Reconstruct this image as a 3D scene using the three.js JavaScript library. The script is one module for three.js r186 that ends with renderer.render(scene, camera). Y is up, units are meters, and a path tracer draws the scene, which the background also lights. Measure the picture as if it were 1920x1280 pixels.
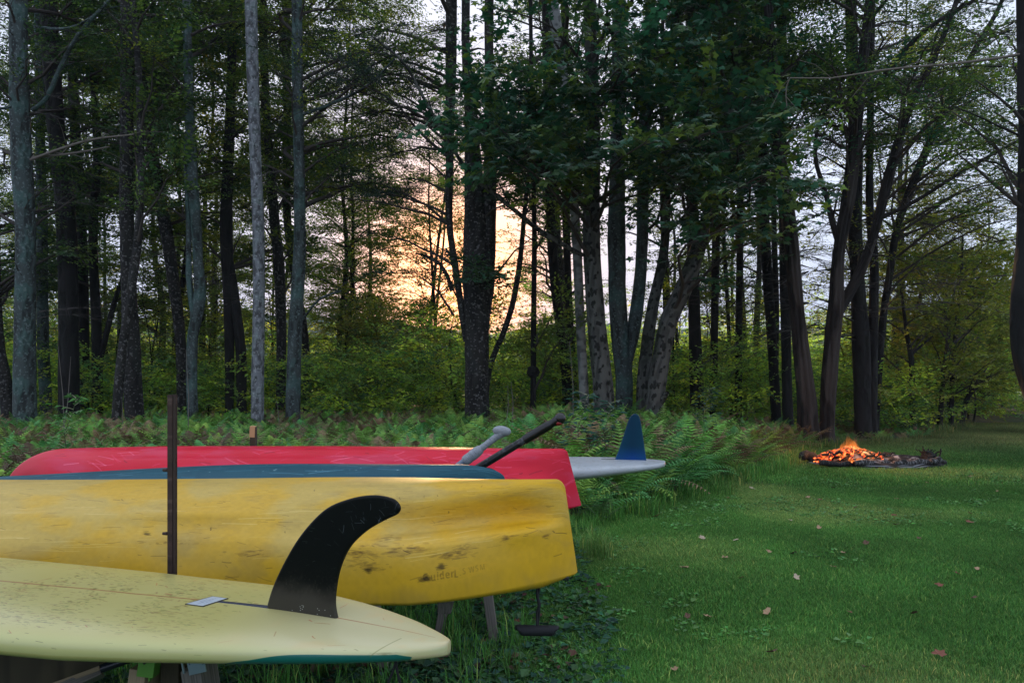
import * as THREE from 'three';
import { mergeGeometries } from 'three/addons/utils/BufferGeometryUtils.js';
import { RoundedBoxGeometry } from 'three/addons/geometries/RoundedBoxGeometry.js';

// ---------------------------------------------------------------- camera, sky, sun, exposure
const F = 1400, CX = 960, HY = 700, EYE = 1.35;          // lens in pixels of a 1920 x 1280 frame
const scene = new THREE.Scene();
const camera = new THREE.PerspectiveCamera(2 * Math.atan(640 / F) * 180 / Math.PI, 1.5, 0.05, 3000);
camera.position.set(0, EYE, 0);
camera.lookAt(0, EYE, -10);
camera.setViewOffset(1920, 1280, 0, -(HY - 640), 1920, 1280);   // rising front: trunks stay upright
const renderer = new THREE.WebGLRenderer({ antialias: true });
renderer.toneMapping = THREE.LinearToneMapping;
renderer.toneMappingExposure = 1.22;
renderer.shadowMap.enabled = true;
const V3 = THREE.Vector3;
const SUN = new V3(-0.080, 0.125, -1).normalize();
{
  const W = 512, H = 256, d = new Float32Array(W * H * 4);
  for (let j = 0; j < H; j++) for (let i = 0; i < W; i++) {
    const el = ((j + 0.5) / H - 0.5) * Math.PI, az = ((i + 0.5) / W - 0.5) * 2 * Math.PI;
    const x = Math.cos(az) * Math.cos(el), y = Math.sin(el), z = Math.sin(az) * Math.cos(el);
    const c = Math.min(1, x * SUN.x + y * SUN.y + z * SUN.z), ang = Math.acos(c) * 180 / Math.PI;
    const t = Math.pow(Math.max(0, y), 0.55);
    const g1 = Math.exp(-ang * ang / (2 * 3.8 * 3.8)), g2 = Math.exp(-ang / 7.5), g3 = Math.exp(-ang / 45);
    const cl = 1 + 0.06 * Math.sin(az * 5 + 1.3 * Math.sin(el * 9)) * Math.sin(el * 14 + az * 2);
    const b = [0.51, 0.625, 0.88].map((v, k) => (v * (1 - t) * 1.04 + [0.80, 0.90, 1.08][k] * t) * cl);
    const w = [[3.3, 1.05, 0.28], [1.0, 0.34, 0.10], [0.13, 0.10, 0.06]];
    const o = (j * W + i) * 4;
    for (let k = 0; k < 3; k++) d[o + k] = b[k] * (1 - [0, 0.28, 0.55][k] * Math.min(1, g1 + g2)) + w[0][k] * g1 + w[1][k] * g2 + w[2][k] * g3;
    d[o + 3] = 1;
  }
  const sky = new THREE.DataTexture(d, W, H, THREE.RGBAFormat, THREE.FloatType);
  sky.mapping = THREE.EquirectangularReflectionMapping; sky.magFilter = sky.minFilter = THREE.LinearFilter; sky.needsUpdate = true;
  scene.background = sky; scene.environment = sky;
}
const sun = new THREE.DirectionalLight(new THREE.Color().setRGB(1, 0.58, 0.28), 2.0);
sun.position.copy(SUN).multiplyScalar(120); sun.castShadow = true;
Object.assign(sun.shadow.camera, { left: -40, right: 40, top: 40, bottom: -20, near: 1, far: 300 });
sun.shadow.mapSize.set(4096, 4096);
scene.add(sun); scene.add(sun.target);
scene.fog = new THREE.FogExp2(new THREE.Color().setRGB(0.62, 0.72, 0.85), 0.0004);   // evening haze: the ridge fades, the boats stay clear

// ---------------------------------------------------------------- helpers
function RNG(a) { return () => { a |= 0; a = (a + 0x6d2b79f5) | 0; let t = Math.imul(a ^ (a >>> 15), 1 | a); t = (t + Math.imul(t ^ (t >>> 7), 61 | t)) ^ t; return ((t ^ (t >>> 14)) >>> 0) / 4294967296; }; }
const lerp = (a, b, t) => a + (b - a) * t, clamp = (x, a = 0, b = 1) => Math.min(b, Math.max(a, x));
const sstep = (a, b, x) => { const t = clamp((x - a) / (b - a)); return t * t * (3 - 2 * t); };
const P = (px, py, Z) => new V3((px - CX) / F * Z, EYE - (py - HY) / F * Z, -Z);   // a measured pixel at a distance
const rr = (r, a, b) => a + (b - a) * r();
const UP = new V3(0, 1, 0);
const names = new Map();
function numbered(n) { const k = names.get(n) ?? 0; names.set(n, k + 1); return k ? n + '_' + String(k).padStart(3, '0') : n; }
function tag(o, label, category, group, kind) {
  o.userData.label = label; o.userData.category = category;
  if (group) o.userData.group = group;
  if (kind) o.userData.kind = kind;
  return o;
}
function shadow(o) { o.castShadow = o.receiveShadow = true; return o; }
function thing(name, label, category, pos, group) {
  const o = new THREE.Group(); o.name = numbered(name); o.position.copy(pos); scene.add(o);
  return tag(o, label, category, group);
}
function part(name, geo, mat, parent, label) {
  const m = shadow(new THREE.Mesh(geo, mat)); m.name = name; parent.add(m);
  if (label) m.userData.label = label;
  return m;
}
function topMesh(name, geo, mat, label, category, kind, group) {
  const m = shadow(new THREE.Mesh(geo, mat)); m.name = numbered(name); scene.add(m);
  return tag(m, label, category, group, kind);
}
function many(name, geo, mat, list, parent) {                       // what nobody would count one by one
  const m = shadow(new THREE.InstancedMesh(geo, mat, list.length)); m.name = name; m.userData.kind = 'stuff';
  const c = new THREE.Color();
  list.forEach((e, i) => { m.setMatrixAt(i, e.m); if (e.c) m.setColorAt(i, c.setRGB(...e.c)); });
  parent.add(m); return m;
}
const _x = new V3(), _y = new V3(), _z = new V3();
function basis(pos, dir, up, s) {
  _x.copy(dir).normalize(); _z.crossVectors(_x, up); if (_z.lengthSq() < 1e-5) _z.set(0, 0, 1); _z.normalize(); _y.crossVectors(_z, _x);
  const m = new THREE.Matrix4().makeBasis(_x.clone().multiplyScalar(s), _y.clone().multiplyScalar(s), _z.clone().multiplyScalar(s));
  return m.setPosition(pos);
}
// periodic value noise for textures, and a lattice noise in 3D for shapes
function hash(i, j, s) { let h = Math.imul(i, 374761393) + Math.imul(j, 668265263) + Math.imul(s, 2147483647 ^ 97531); h = Math.imul(h ^ (h >>> 13), 1274126177); return ((h ^ (h >>> 16)) >>> 0) / 4294967296; }
function vnoise(x, y, px, py, s) {
  const xi = Math.floor(x), yi = Math.floor(y), fx = x - xi, fy = y - yi, u = fx * fx * (3 - 2 * fx), v = fy * fy * (3 - 2 * fy);
  const m = (a, p) => ((a % p) + p) % p, a = m(xi, px), b = m(xi + 1, px), c = m(yi, py), e = m(yi + 1, py);
  return lerp(lerp(hash(a, c, s), hash(b, c, s), u), lerp(hash(a, e, s), hash(b, e, s), u), v);
}
function fbm(x, y, px, py, s, oct = 4) { let f = 0, a = 0.5, t = 0; for (let o = 0; o < oct; o++) { f += a * vnoise(x, y, px, py, s + o * 17); t += a; a *= 0.5; x *= 2; y *= 2; px *= 2; py *= 2; } return f / t; }
function n3(x, y, z) {
  const xi = Math.floor(x), yi = Math.floor(y), zi = Math.floor(z), u = x - xi, v = y - yi, w = z - zi, s = (t) => t * t * (3 - 2 * t);
  const h = (a, b, c) => hash(xi + a, yi + b, 1 + (zi + c) * 31), U = s(u), W = s(v), T = s(w);
  return lerp(lerp(lerp(h(0, 0, 0), h(1, 0, 0), U), lerp(h(0, 1, 0), h(1, 1, 0), U), W), lerp(lerp(h(0, 0, 1), h(1, 0, 1), U), lerp(h(0, 1, 1), h(1, 1, 1), U), W), T) * 2 - 1;
}
function dataTex(W, H, fn, srgb) {        // fn(x, y) -> [r, g, b] in 0..1 (linear), x and y in 0..1
  const d = new Uint8Array(W * H * 4), e = (v) => { v = clamp(v); return Math.round(255 * (srgb ? (v <= 0.0031308 ? v * 12.92 : 1.055 * Math.pow(v, 1 / 2.4) - 0.055) : v)); };
  for (let j = 0; j < H; j++) for (let i = 0; i < W; i++) { const c = fn((i + 0.5) / W, (j + 0.5) / H), o = (j * W + i) * 4; d[o] = e(c[0]); d[o + 1] = e(c[1]); d[o + 2] = e(c[2]); d[o + 3] = 255; }
  const t = new THREE.DataTexture(d, W, H); t.wrapS = t.wrapT = THREE.RepeatWrapping; t.magFilter = t.minFilter = THREE.LinearFilter;
  if (srgb) t.colorSpace = THREE.SRGBColorSpace; t.needsUpdate = true; return t;
}
const mix3 = (a, b, t) => [lerp(a[0], b[0], t), lerp(a[1], b[1], t), lerp(a[2], b[2], t)];
const std = (rgb, rough = 0.9, o = {}) => new THREE.MeshStandardMaterial({ color: new THREE.Color().setRGB(...rgb), roughness: rough, ...o });

// mesh builder for tubes
class MB {
  constructor() { this.p = []; this.i = []; this.u = []; this.seams = []; }
  tube(pts, radial, rough = 0, ph = 0, squash) {      // pts: [{p, r}]
    const n = pts.length, base = this.p.length / 3; let len = 0;
    const T = new V3(), A = new V3(), B = new V3();
    for (let k = 0; k < n; k++) {
      T.subVectors(pts[Math.min(n - 1, k + 1)].p, pts[Math.max(0, k - 1)].p).normalize();
      A.set(0, 0, -1).addScaledVector(T, T.z); if (A.lengthSq() < 0.02) A.set(1, 0, 0).addScaledVector(T, -T.x); A.normalize(); B.crossVectors(T, A);
      if (k) len += pts[k].p.distanceTo(pts[k - 1].p);
      const { p, r } = pts[k];
      for (let j = 0; j <= radial; j++) {
        const a = (j % radial) / radial * Math.PI * 2, c = Math.cos(a), s = Math.sin(a); let q = r;
        if (rough) q *= 1 + rough * (n3(c * 1.3 + ph, s * 1.3, len * 0.9) + 0.6 * n3(c * 3.1 + ph, s * 3.1 + 7, len * 2.2) + (radial > 16 ? 0.45 * n3(c * 7 + ph, s * 7, len * 4.5) : 0) + (squash ? squash(a, len) : 0));
        this.p.push(p.x + (A.x * c + B.x * s) * q, p.y + (A.y * c + B.y * s) * q, p.z + (A.z * c + B.z * s) * q);
        this.u.push(j / radial * Math.PI * 2 * Math.max(r, 0.02), len);
      }
      this.seams.push([base + k * (radial + 1), base + k * (radial + 1) + radial]);
      if (k) for (let j = 0; j < radial; j++) { const a = base + (k - 1) * (radial + 1) + j, b = a + radial + 1; this.i.push(a, a + 1, b, b, a + 1, b + 1); }
    }
  }
  build(origin) {
    const g = new THREE.BufferGeometry(), p = this.p;
    if (origin) for (let k = 0; k < p.length; k += 3) { p[k] -= origin.x; p[k + 1] -= origin.y; p[k + 2] -= origin.z; }
    g.setAttribute('position', new THREE.Float32BufferAttribute(p, 3)); g.setAttribute('uv', new THREE.Float32BufferAttribute(this.u, 2)); g.setIndex(this.i);
    g.computeVertexNormals();
    const N = g.attributes.normal, a = new V3(), b = new V3();
    for (const [s, e] of this.seams) { a.fromBufferAttribute(N, s); b.fromBufferAttribute(N, e); a.add(b).normalize(); N.setXYZ(s, a.x, a.y, a.z); N.setXYZ(e, a.x, a.y, a.z); }
    return g;
  }
}
function smooth(pts, step) {               // Catmull-Rom through measured points
  const c = new THREE.CatmullRomCurve3(pts.map((q) => q.p), false, 'centripetal'), n = Math.max(2, Math.ceil(c.getLength() / step)), out = [];
  for (let k = 0; k <= n; k++) { const t = k / n, f = t * (pts.length - 1), i = Math.min(pts.length - 2, Math.floor(f)); out.push({ p: c.getPoint(t), r: lerp(pts[i].r, pts[i + 1].r, f - i) }); }
  return out;
}
// loose triangles without normals (flat leaves)
class Tri {
  constructor() { this.p = []; this.c = []; }
  t(a, b, c, col) { this.p.push(a.x, a.y, a.z, b.x, b.y, b.z, c.x, c.y, c.z); for (let k = 0; k < 3; k++) this.c.push(...col); }
  stick(a, b, r, col) {
    const d = b.clone().sub(a).normalize(), s = new V3(0, 1, 0); if (Math.abs(d.y) > 0.9) s.set(1, 0, 0);
    const u = s.cross(d).normalize().multiplyScalar(r), v = u.clone().cross(d).normalize().multiplyScalar(r), q = [u, v.clone().multiplyScalar(0.8).addScaledVector(u, -0.5), v.clone().multiplyScalar(-0.8).addScaledVector(u, -0.5)];
    for (let k = 0; k < 3; k++) { const m = q[k], n = q[(k + 1) % 3]; this.t(a.clone().add(m), a.clone().add(n), b, col); }
  }
  build() { const g = new THREE.BufferGeometry(); g.setAttribute('position', new THREE.Float32BufferAttribute(this.p, 3)); g.setAttribute('color', new THREE.Float32BufferAttribute(this.c, 3)); return g; }
}

// ---------------------------------------------------------------- materials: bark
function barkMat(fn, bump = 0.012, seed = 1, rough = 0.95) {
  const W = 256, H = 512, cache = [];
  const map = dataTex(W, H, (x, y) => { const q = fn(x, y, seed); cache.push(q[3]); return q; }, true);
  let k = 0; const bm = dataTex(W, H, () => { const v = cache[k++]; return [v, v, v]; });
  for (const t of [map, bm]) t.repeat.set(1 / 0.9, 1 / 1.8);
  return new THREE.MeshStandardMaterial({ map, bumpMap: bm, bumpScale: bump, roughness: rough });
}
function furrow(x, y, s, fx, fy) {          // vertical plates with dark cracks
  const w = fbm(x * 4, y * 6, 4, 6, s + 5, 3) * 1.6, a = vnoise(x * fx + w, y * fy, fx, fy, s), b = fbm(x * fx * 2, y * fy * 2, fx * 2, fy * 2, s + 3, 3);
  return clamp(sstep(0.18, 0.62, a) * 0.75 + b * 0.35 - 0.05);
}
const bark = {
  grey: barkMat((x, y, s) => { const f = furrow(x, y, s, 14, 10), l = sstep(0.5, 0.68, fbm(x * 4, y * 6, 4, 6, s + 40, 5)), sp = sstep(0.62, 0.78, fbm(x * 30, y * 60, 30, 60, s + 9, 2)); let c = mix3([0.0153, 0.0185, 0.0178], [0.0555, 0.0713, 0.0691], f); c = mix3(c, [0.060, 0.125, 0.110], l * 0.6 * (0.4 + 0.6 * f)); return [...mix3(c, [0.116, 0.154, 0.15], sp * 0.85), f]; }, 0.026, 3),
  silver: barkMat((x, y, s) => { const f = furrow(x, y, s, 18, 18), l = sstep(0.48, 0.66, fbm(x * 5, y * 7, 5, 7, s + 40, 5)), sp = sstep(0.58, 0.76, fbm(x * 40, y * 64, 40, 64, s + 9, 2)); let c = mix3([0.0496, 0.0496, 0.0521], [0.169, 0.179, 0.193], f); c = mix3(c, [0.179, 0.218, 0.213], l * 0.6); return [...mix3(c, [0.308, 0.317, 0.327], sp * 0.6), f]; }, 0.026, 11),
  brown: barkMat((x, y, s) => { const f = furrow(x, y, s, 12, 7), sp = sstep(0.62, 0.78, fbm(x * 26, y * 60, 26, 60, s + 9, 2)), m = sstep(0.55, 0.75, fbm(x * 4, y * 5, 4, 5, s + 70, 4)); let c = mix3([0.00375, 0.00323, 0.00261], [0.0181, 0.0164, 0.0138], f); c = mix3(c, [0.0215, 0.025, 0.0225], m * 0.5); return [...mix3(c, [0.11, 0.105, 0.10], sp * 0.9), f]; }, 0.035, 23),
  dark: barkMat((x, y, s) => { const f = furrow(x, y, s, 11, 6), m = sstep(0.55, 0.7, fbm(x * 6, y * 9, 6, 9, s + 70, 4)); let c = mix3([0.00242, 0.0022, 0.00214], [0.0125, 0.011, 0.0105], f); return [...mix3(c, [0.00864, 0.011, 0.00778], m * 0.5), f]; }, 0.040, 31),
  moss: barkMat((x, y, s) => { const f = furrow(x, y, s, 16, 9), b = fbm(x * 13, y * 22, 13, 22, s + 5, 4), m = sstep(0.52, 0.62, b), m2 = sstep(0.6, 0.7, fbm(x * 3, y * 3, 3, 3, s + 8, 4)); let c = mix3([0.0389, 0.0388, 0.0344], [0.0927, 0.0936, 0.0826], f); c = mix3(c, [0.00658, 0.00743, 0.00538], m * 0.92); c = mix3(c, [0.0149, 0.0217, 0.00893], m2 * 0.5); return [...c, clamp(f * 0.5 + m * 0.45)]; }, 0.031, 43),
  pale: barkMat((x, y, s) => { const f = furrow(x, y, s, 10, 22), m = sstep(0.62, 0.72, fbm(x * 6, y * 10, 6, 10, s + 8, 4)); let c = mix3([0.0962, 0.101, 0.0979], [0.257, 0.27, 0.257], f); return [...mix3(c, [0.0513, 0.0607, 0.054], m * 0.8), f]; }, 0.018, 53),
  split: barkMat((x, y, s) => { const f = furrow(x, y, s, 9, 3), r = sstep(0.35, 0.8, fbm(x * 8, y * 2, 8, 2, s + 8, 4)); let c = mix3([0.00357, 0.00242, 0.00206], [0.0339, 0.027, 0.0234], f * f); return [...mix3(c, [0.0465, 0.0419, 0.0374], r * 0.45 * f), f]; }, 0.077, 61),
};
const twigMat = std([0.045, 0.036, 0.03], 0.95), deadTwig = std([0.15, 0.125, 0.105], 0.95), darkTwig = std([0.025, 0.02, 0.017], 0.95);
const leafy = (rgb, tr = 0.42, rough = 0.92) => new THREE.MeshPhysicalMaterial({ color: new THREE.Color().setRGB(...rgb), roughness: rough, transmission: tr, thickness: 0, side: THREE.DoubleSide, vertexColors: true, specularIntensity: 0.5 });
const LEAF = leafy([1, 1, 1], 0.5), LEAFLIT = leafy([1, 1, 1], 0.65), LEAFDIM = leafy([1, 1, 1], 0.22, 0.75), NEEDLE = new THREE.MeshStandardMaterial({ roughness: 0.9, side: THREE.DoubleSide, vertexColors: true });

// ---------------------------------------------------------------- leaf sprays (shared shapes)
const TW = [0.5, 0.38, 0.28];
function leafSimple(T, at, dir, nor, L, W, col) {
  const s = new V3().crossVectors(dir, nor).normalize(), m = at.clone().addScaledVector(dir, L * 0.45), tip = at.clone().addScaledVector(dir, L).addScaledVector(nor, -L * 0.12);
  const a = m.clone().addScaledVector(s, W / 2).addScaledVector(nor, W * 0.16), b = m.clone().addScaledVector(s, -W / 2).addScaledVector(nor, W * 0.16);
  T.t(at, a, tip, col); T.t(at, tip, b, col);
}
function leafMaple(T, at, dir, nor, L, col) {
  const s = new V3().crossVectors(dir, nor).normalize(), q = (u, v) => at.clone().addScaledVector(dir, u * L).addScaledVector(s, v * L).addScaledVector(nor, -L * (0.10 * u * u + 0.32 * v * v));
  const out = [[0.02, 0.05], [-0.04, 0.30], [0.26, 0.27], [0.44, 0.56], [0.56, 0.22], [1.0, 0]], c = q(0.32, 0);
  for (const sg of [1, -1]) for (let k = 0; k < 5; k++) T.t(c, q(out[k][0], sg * out[k][1]), q(out[k + 1][0], sg * out[k + 1][1]), col);
}
function spray(seed, L, n, leafL, leafW, kind) {
  const r = RNG(seed), T = new Tri(), pt = (t) => new V3(t * L, -0.10 * L * t * t + 0.02 * Math.sin(t * 9), 0.05 * L * Math.sin(t * 4 + seed));
  for (let k = 0; k < 3; k++) T.stick(pt(k / 3), pt((k + 1) / 3), 0.006 * (1 - k / 3.6), TW);
  for (let k = 0; k < n; k++) {
    const t = (k + 0.7) / n, sd = k % 2 ? 1 : -1, p = pt(t), a = sd * rr(r, 0.5, 1.15) * (k === n - 1 ? 0.1 : 1);
    const far = rr(r, 0.0, kind === 'wide' ? 0.34 : 0.16) * L * (1.1 - 0.6 * t), dir = new V3(Math.cos(a), rr(r, -0.35, 0.12), Math.sin(a)).normalize();
    p.addScaledVector(dir, far); p.y += rr(r, -0.03, 0.03) * L;
    const q = kind === 'maple' ? 0.85 : 0.45, nor = new V3(rr(r, -q, q), 1, rr(r, -q, q)).normalize(); nor.addScaledVector(dir, -nor.dot(dir)).normalize();
    const v = rr(r, 0.7, 1.3), y = rr(r, 0.88, 1.15), sc = rr(r, 0.7, 1.15);
    if (kind === 'maple') leafMaple(T, p, dir.setY(dir.y - 0.15).normalize(), nor.addScaledVector(dir, -nor.dot(dir)).normalize(), leafL * sc, [v * y, v, v]);
    else leafSimple(T, p, dir, nor, leafL * sc, leafW * sc, [v * y, v, v * 0.95]);
  }
  return T.build();
}
const SPRAY = {
  beech: [1, 2, 3].map((s) => spray(s, 0.6, 22, 0.095, 0.058, 'wide')),
  fine: [4, 5].map((s) => spray(s, 0.55, 24, 0.07, 0.036, 'wide')),
  maple: [6, 7, 8].map((s) => spray(s, 0.62, 9, 0.15, 0, 'maple')),
  far: [9, 10].map((s) => spray(s, 1.1, 44, 0.13, 0.085, 'wide')),
};
function pineBough(seed) {
  const r = RNG(seed), T = new Tri(), L = 1.7, pt = (t) => new V3(t * L, 0.10 * Math.sin(t * 3) - 0.22 * t * t, 0.12 * Math.sin(t * 3 + seed));
  for (let k = 0; k < 5; k++) T.stick(pt(k / 5), pt((k + 1) / 5), 0.014 * (1 - k / 6), TW);
  const tuft = (p, d) => { for (let k = 0; k < 9; k++) { const q = d.clone().add(new V3(rr(r, -0.75, 0.75), rr(r, -0.5, 0.75), rr(r, -0.75, 0.75))).normalize(), s = new V3(rr(r, -1, 1), rr(r, -1, 1), rr(r, -1, 1)).cross(q).normalize().multiplyScalar(0.0035), v = rr(r, 0.7, 1.25); T.t(p.clone().add(s), p.clone().sub(s), p.clone().addScaledVector(q, rr(r, 0.08, 0.13)), [v * 0.9, v, v]); } };
  for (let k = 0; k < 15; k++) {
    const t = 0.25 + 0.75 * k / 15, sd = k % 2 ? 1 : -1, a = sd * rr(r, 0.6, 1.1), d = new V3(Math.cos(a), rr(r, -0.1, 0.25), Math.sin(a)), l = rr(r, 0.25, 0.55) * (1.15 - t * 0.6), p = pt(t), e = p.clone().addScaledVector(d, l);
    T.stick(p, e, 0.005, TW);
    for (let j = 1; j <= 4; j++) tuft(p.clone().lerp(e, j / 4), d);
  }
  tuft(pt(1), new V3(1, 0, 0)); return T.build();
}
function deadBranch(seed) {
  const r = RNG(seed), T = new Tri(), C = [1, 1, 1]; let p = new V3(), d = new V3(1, rr(r, -0.1, 0.2), 0).normalize(), rad = 0.016;
  for (let k = 0; k < 7; k++) {
    const e = p.clone().addScaledVector(d, 0.26); T.stick(p, e.clone(), rad, C);
    if (k > 1) for (let j = 0; j < 2; j++) { const q = d.clone().add(new V3(rr(r, -0.2, 0.4), rr(r, -0.5, 0.4), rr(r, -1, 1))).normalize(); const m = p.clone().addScaledVector(q, rr(r, 0.2, 0.55)); T.stick(p, m, rad * 0.45, C); for (let i = 0; i < 2; i++) T.stick(p.clone().lerp(m, rr(r, 0.4, 0.9)), m.clone().add(new V3(rr(r, -0.1, 0.2), rr(r, -0.2, 0.1), rr(r, -0.25, 0.25))), rad * 0.25, C); }
    p = e; d.add(new V3(0, rr(r, -0.22, 0.14), rr(r, -0.25, 0.25))).normalize(); rad *= 0.8;
  }
  return T.build();
}
const BOUGH = [pineBough(1), pineBough(2)], DEAD = [deadBranch(3), deadBranch(4), deadBranch(5)];
const DEADMAT = std([0.042, 0.036, 0.032], 0.95, { side: THREE.DoubleSide });

// ---------------------------------------------------------------- trees
// a limb: a bent tapering branch with side branches; returns tips where leaf sprays sit
function limb(r, mb, from, to, r0, o = {}) {
  const len = from.distanceTo(to), n = Math.max(3, Math.ceil(len / 0.45)), pts = [], tips = [], sag = o.sag ?? 0.12;
  const side = new V3().subVectors(to, from).cross(UP).normalize(), w1 = rr(r, -0.12, 0.12) * len, w2 = rr(r, -0.05, 0.05) * len;
  for (let k = 0; k <= n; k++) { const t = k / n, p = from.clone().lerp(to, t); p.y += sag * len * Math.sin(t * Math.PI) + rr(r, -0.03, 0.03) * (k && k < n ? 1 : 0); p.addScaledVector(side, w1 * Math.sin(t * Math.PI) + w2 * Math.sin(t * 9)); pts.push({ p, r: lerp(r0, 0.006, Math.pow(t, 0.8)) }); }
  mb.tube(pts, o.radial ?? 5);
  const subs = o.subs ?? Math.round(len * 2.2);
  for (let k = 0; k < subs; k++) {
    const t = lerp(o.t0 ?? 0.25, 1, (k + r() * 0.8) / subs), i = Math.min(n - 1, Math.floor(t * n)), a = pts[i].p, d = new V3().subVectors(pts[i + 1].p, a).normalize();
    const s = new V3().crossVectors(d, UP).normalize().multiplyScalar(k % 2 ? 1 : -1), q = d.clone().multiplyScalar(rr(r, 0.3, 0.9)).addScaledVector(s, rr(r, 0.4, 1)).add(new V3(0, rr(r, -0.15, 0.5), 0)).normalize();
    const l = rr(r, 0.35, 0.75) * Math.min(1.6, len * 0.55) * (1.15 - 0.55 * t), m = 3, sp = [];
    for (let j = 0; j <= m; j++) { const u = j / m, p = a.clone().addScaledVector(q, l * u); p.y += -0.10 * l * u * u + rr(r, -0.02, 0.02); sp.push({ p, r: lerp(Math.max(0.006, pts[i].r * 0.5), 0.003, u) }); }
    mb.tube(sp, 3);
    const c = Math.max(1, Math.round(l / 0.24));
    for (let j = 1; j <= c; j++) tips.push({ p: a.clone().lerp(sp[m].p, j / c), d: q.clone().add(new V3(rr(r, -0.6, 0.6), rr(r, -0.3, 0.2), rr(r, -0.6, 0.6))) });
  }
  tips.push({ p: to.clone(), d: new V3().subVectors(to, from) });
  return tips;
}
const G = { dark: [0.040, 0.100, 0.024], mid: [0.125, 0.215, 0.028], lit: [0.26, 0.32, 0.030], teal: [0.024, 0.115, 0.050], yellow: [0.33, 0.32, 0.04], pine: [0.022, 0.045, 0.028], rust: [0.13, 0.07, 0.03] };  // lit and yellow hold backlight in the leaf colour itself
function leaves(r, tips, kind, tints, per, keep = 1, scale = 1) {
  const lists = SPRAY[kind].map(() => []);
  for (const tp of tips) for (let k = 0; k < per; k++) {
    if (r() > keep) continue;
    const t = tints[Math.floor(r() * tints.length)], v = rr(r, 0.65, 1.35), d = tp.d.clone().add(new V3(rr(r, -0.7, 0.7), rr(r, -0.35, 0.2), rr(r, -0.7, 0.7)));
    const up = new V3(rr(r, -0.4, 0.4), 1, rr(r, -0.4, 0.4)), p = tp.p.clone().add(new V3(rr(r, -0.12, 0.12), rr(r, -0.12, 0.12), rr(r, -0.12, 0.12)));
    lists[Math.floor(r() * lists.length)].push({ m: basis(p, d, up, scale * rr(r, 0.7, 1.2)), c: t.map((x) => x * v) });
  }
  return lists;
}
const stemAt = (stem, y) => { for (let k = 1; k < stem.length; k++) if (stem[k].p.y >= y) { const a = stem[k - 1], b = stem[k], t = clamp((y - a.p.y) / Math.max(1e-3, b.p.y - a.p.y)); return { p: a.p.clone().lerp(b.p, t), r: lerp(a.r, b.r, t) }; } return stem[stem.length - 1]; };
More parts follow.
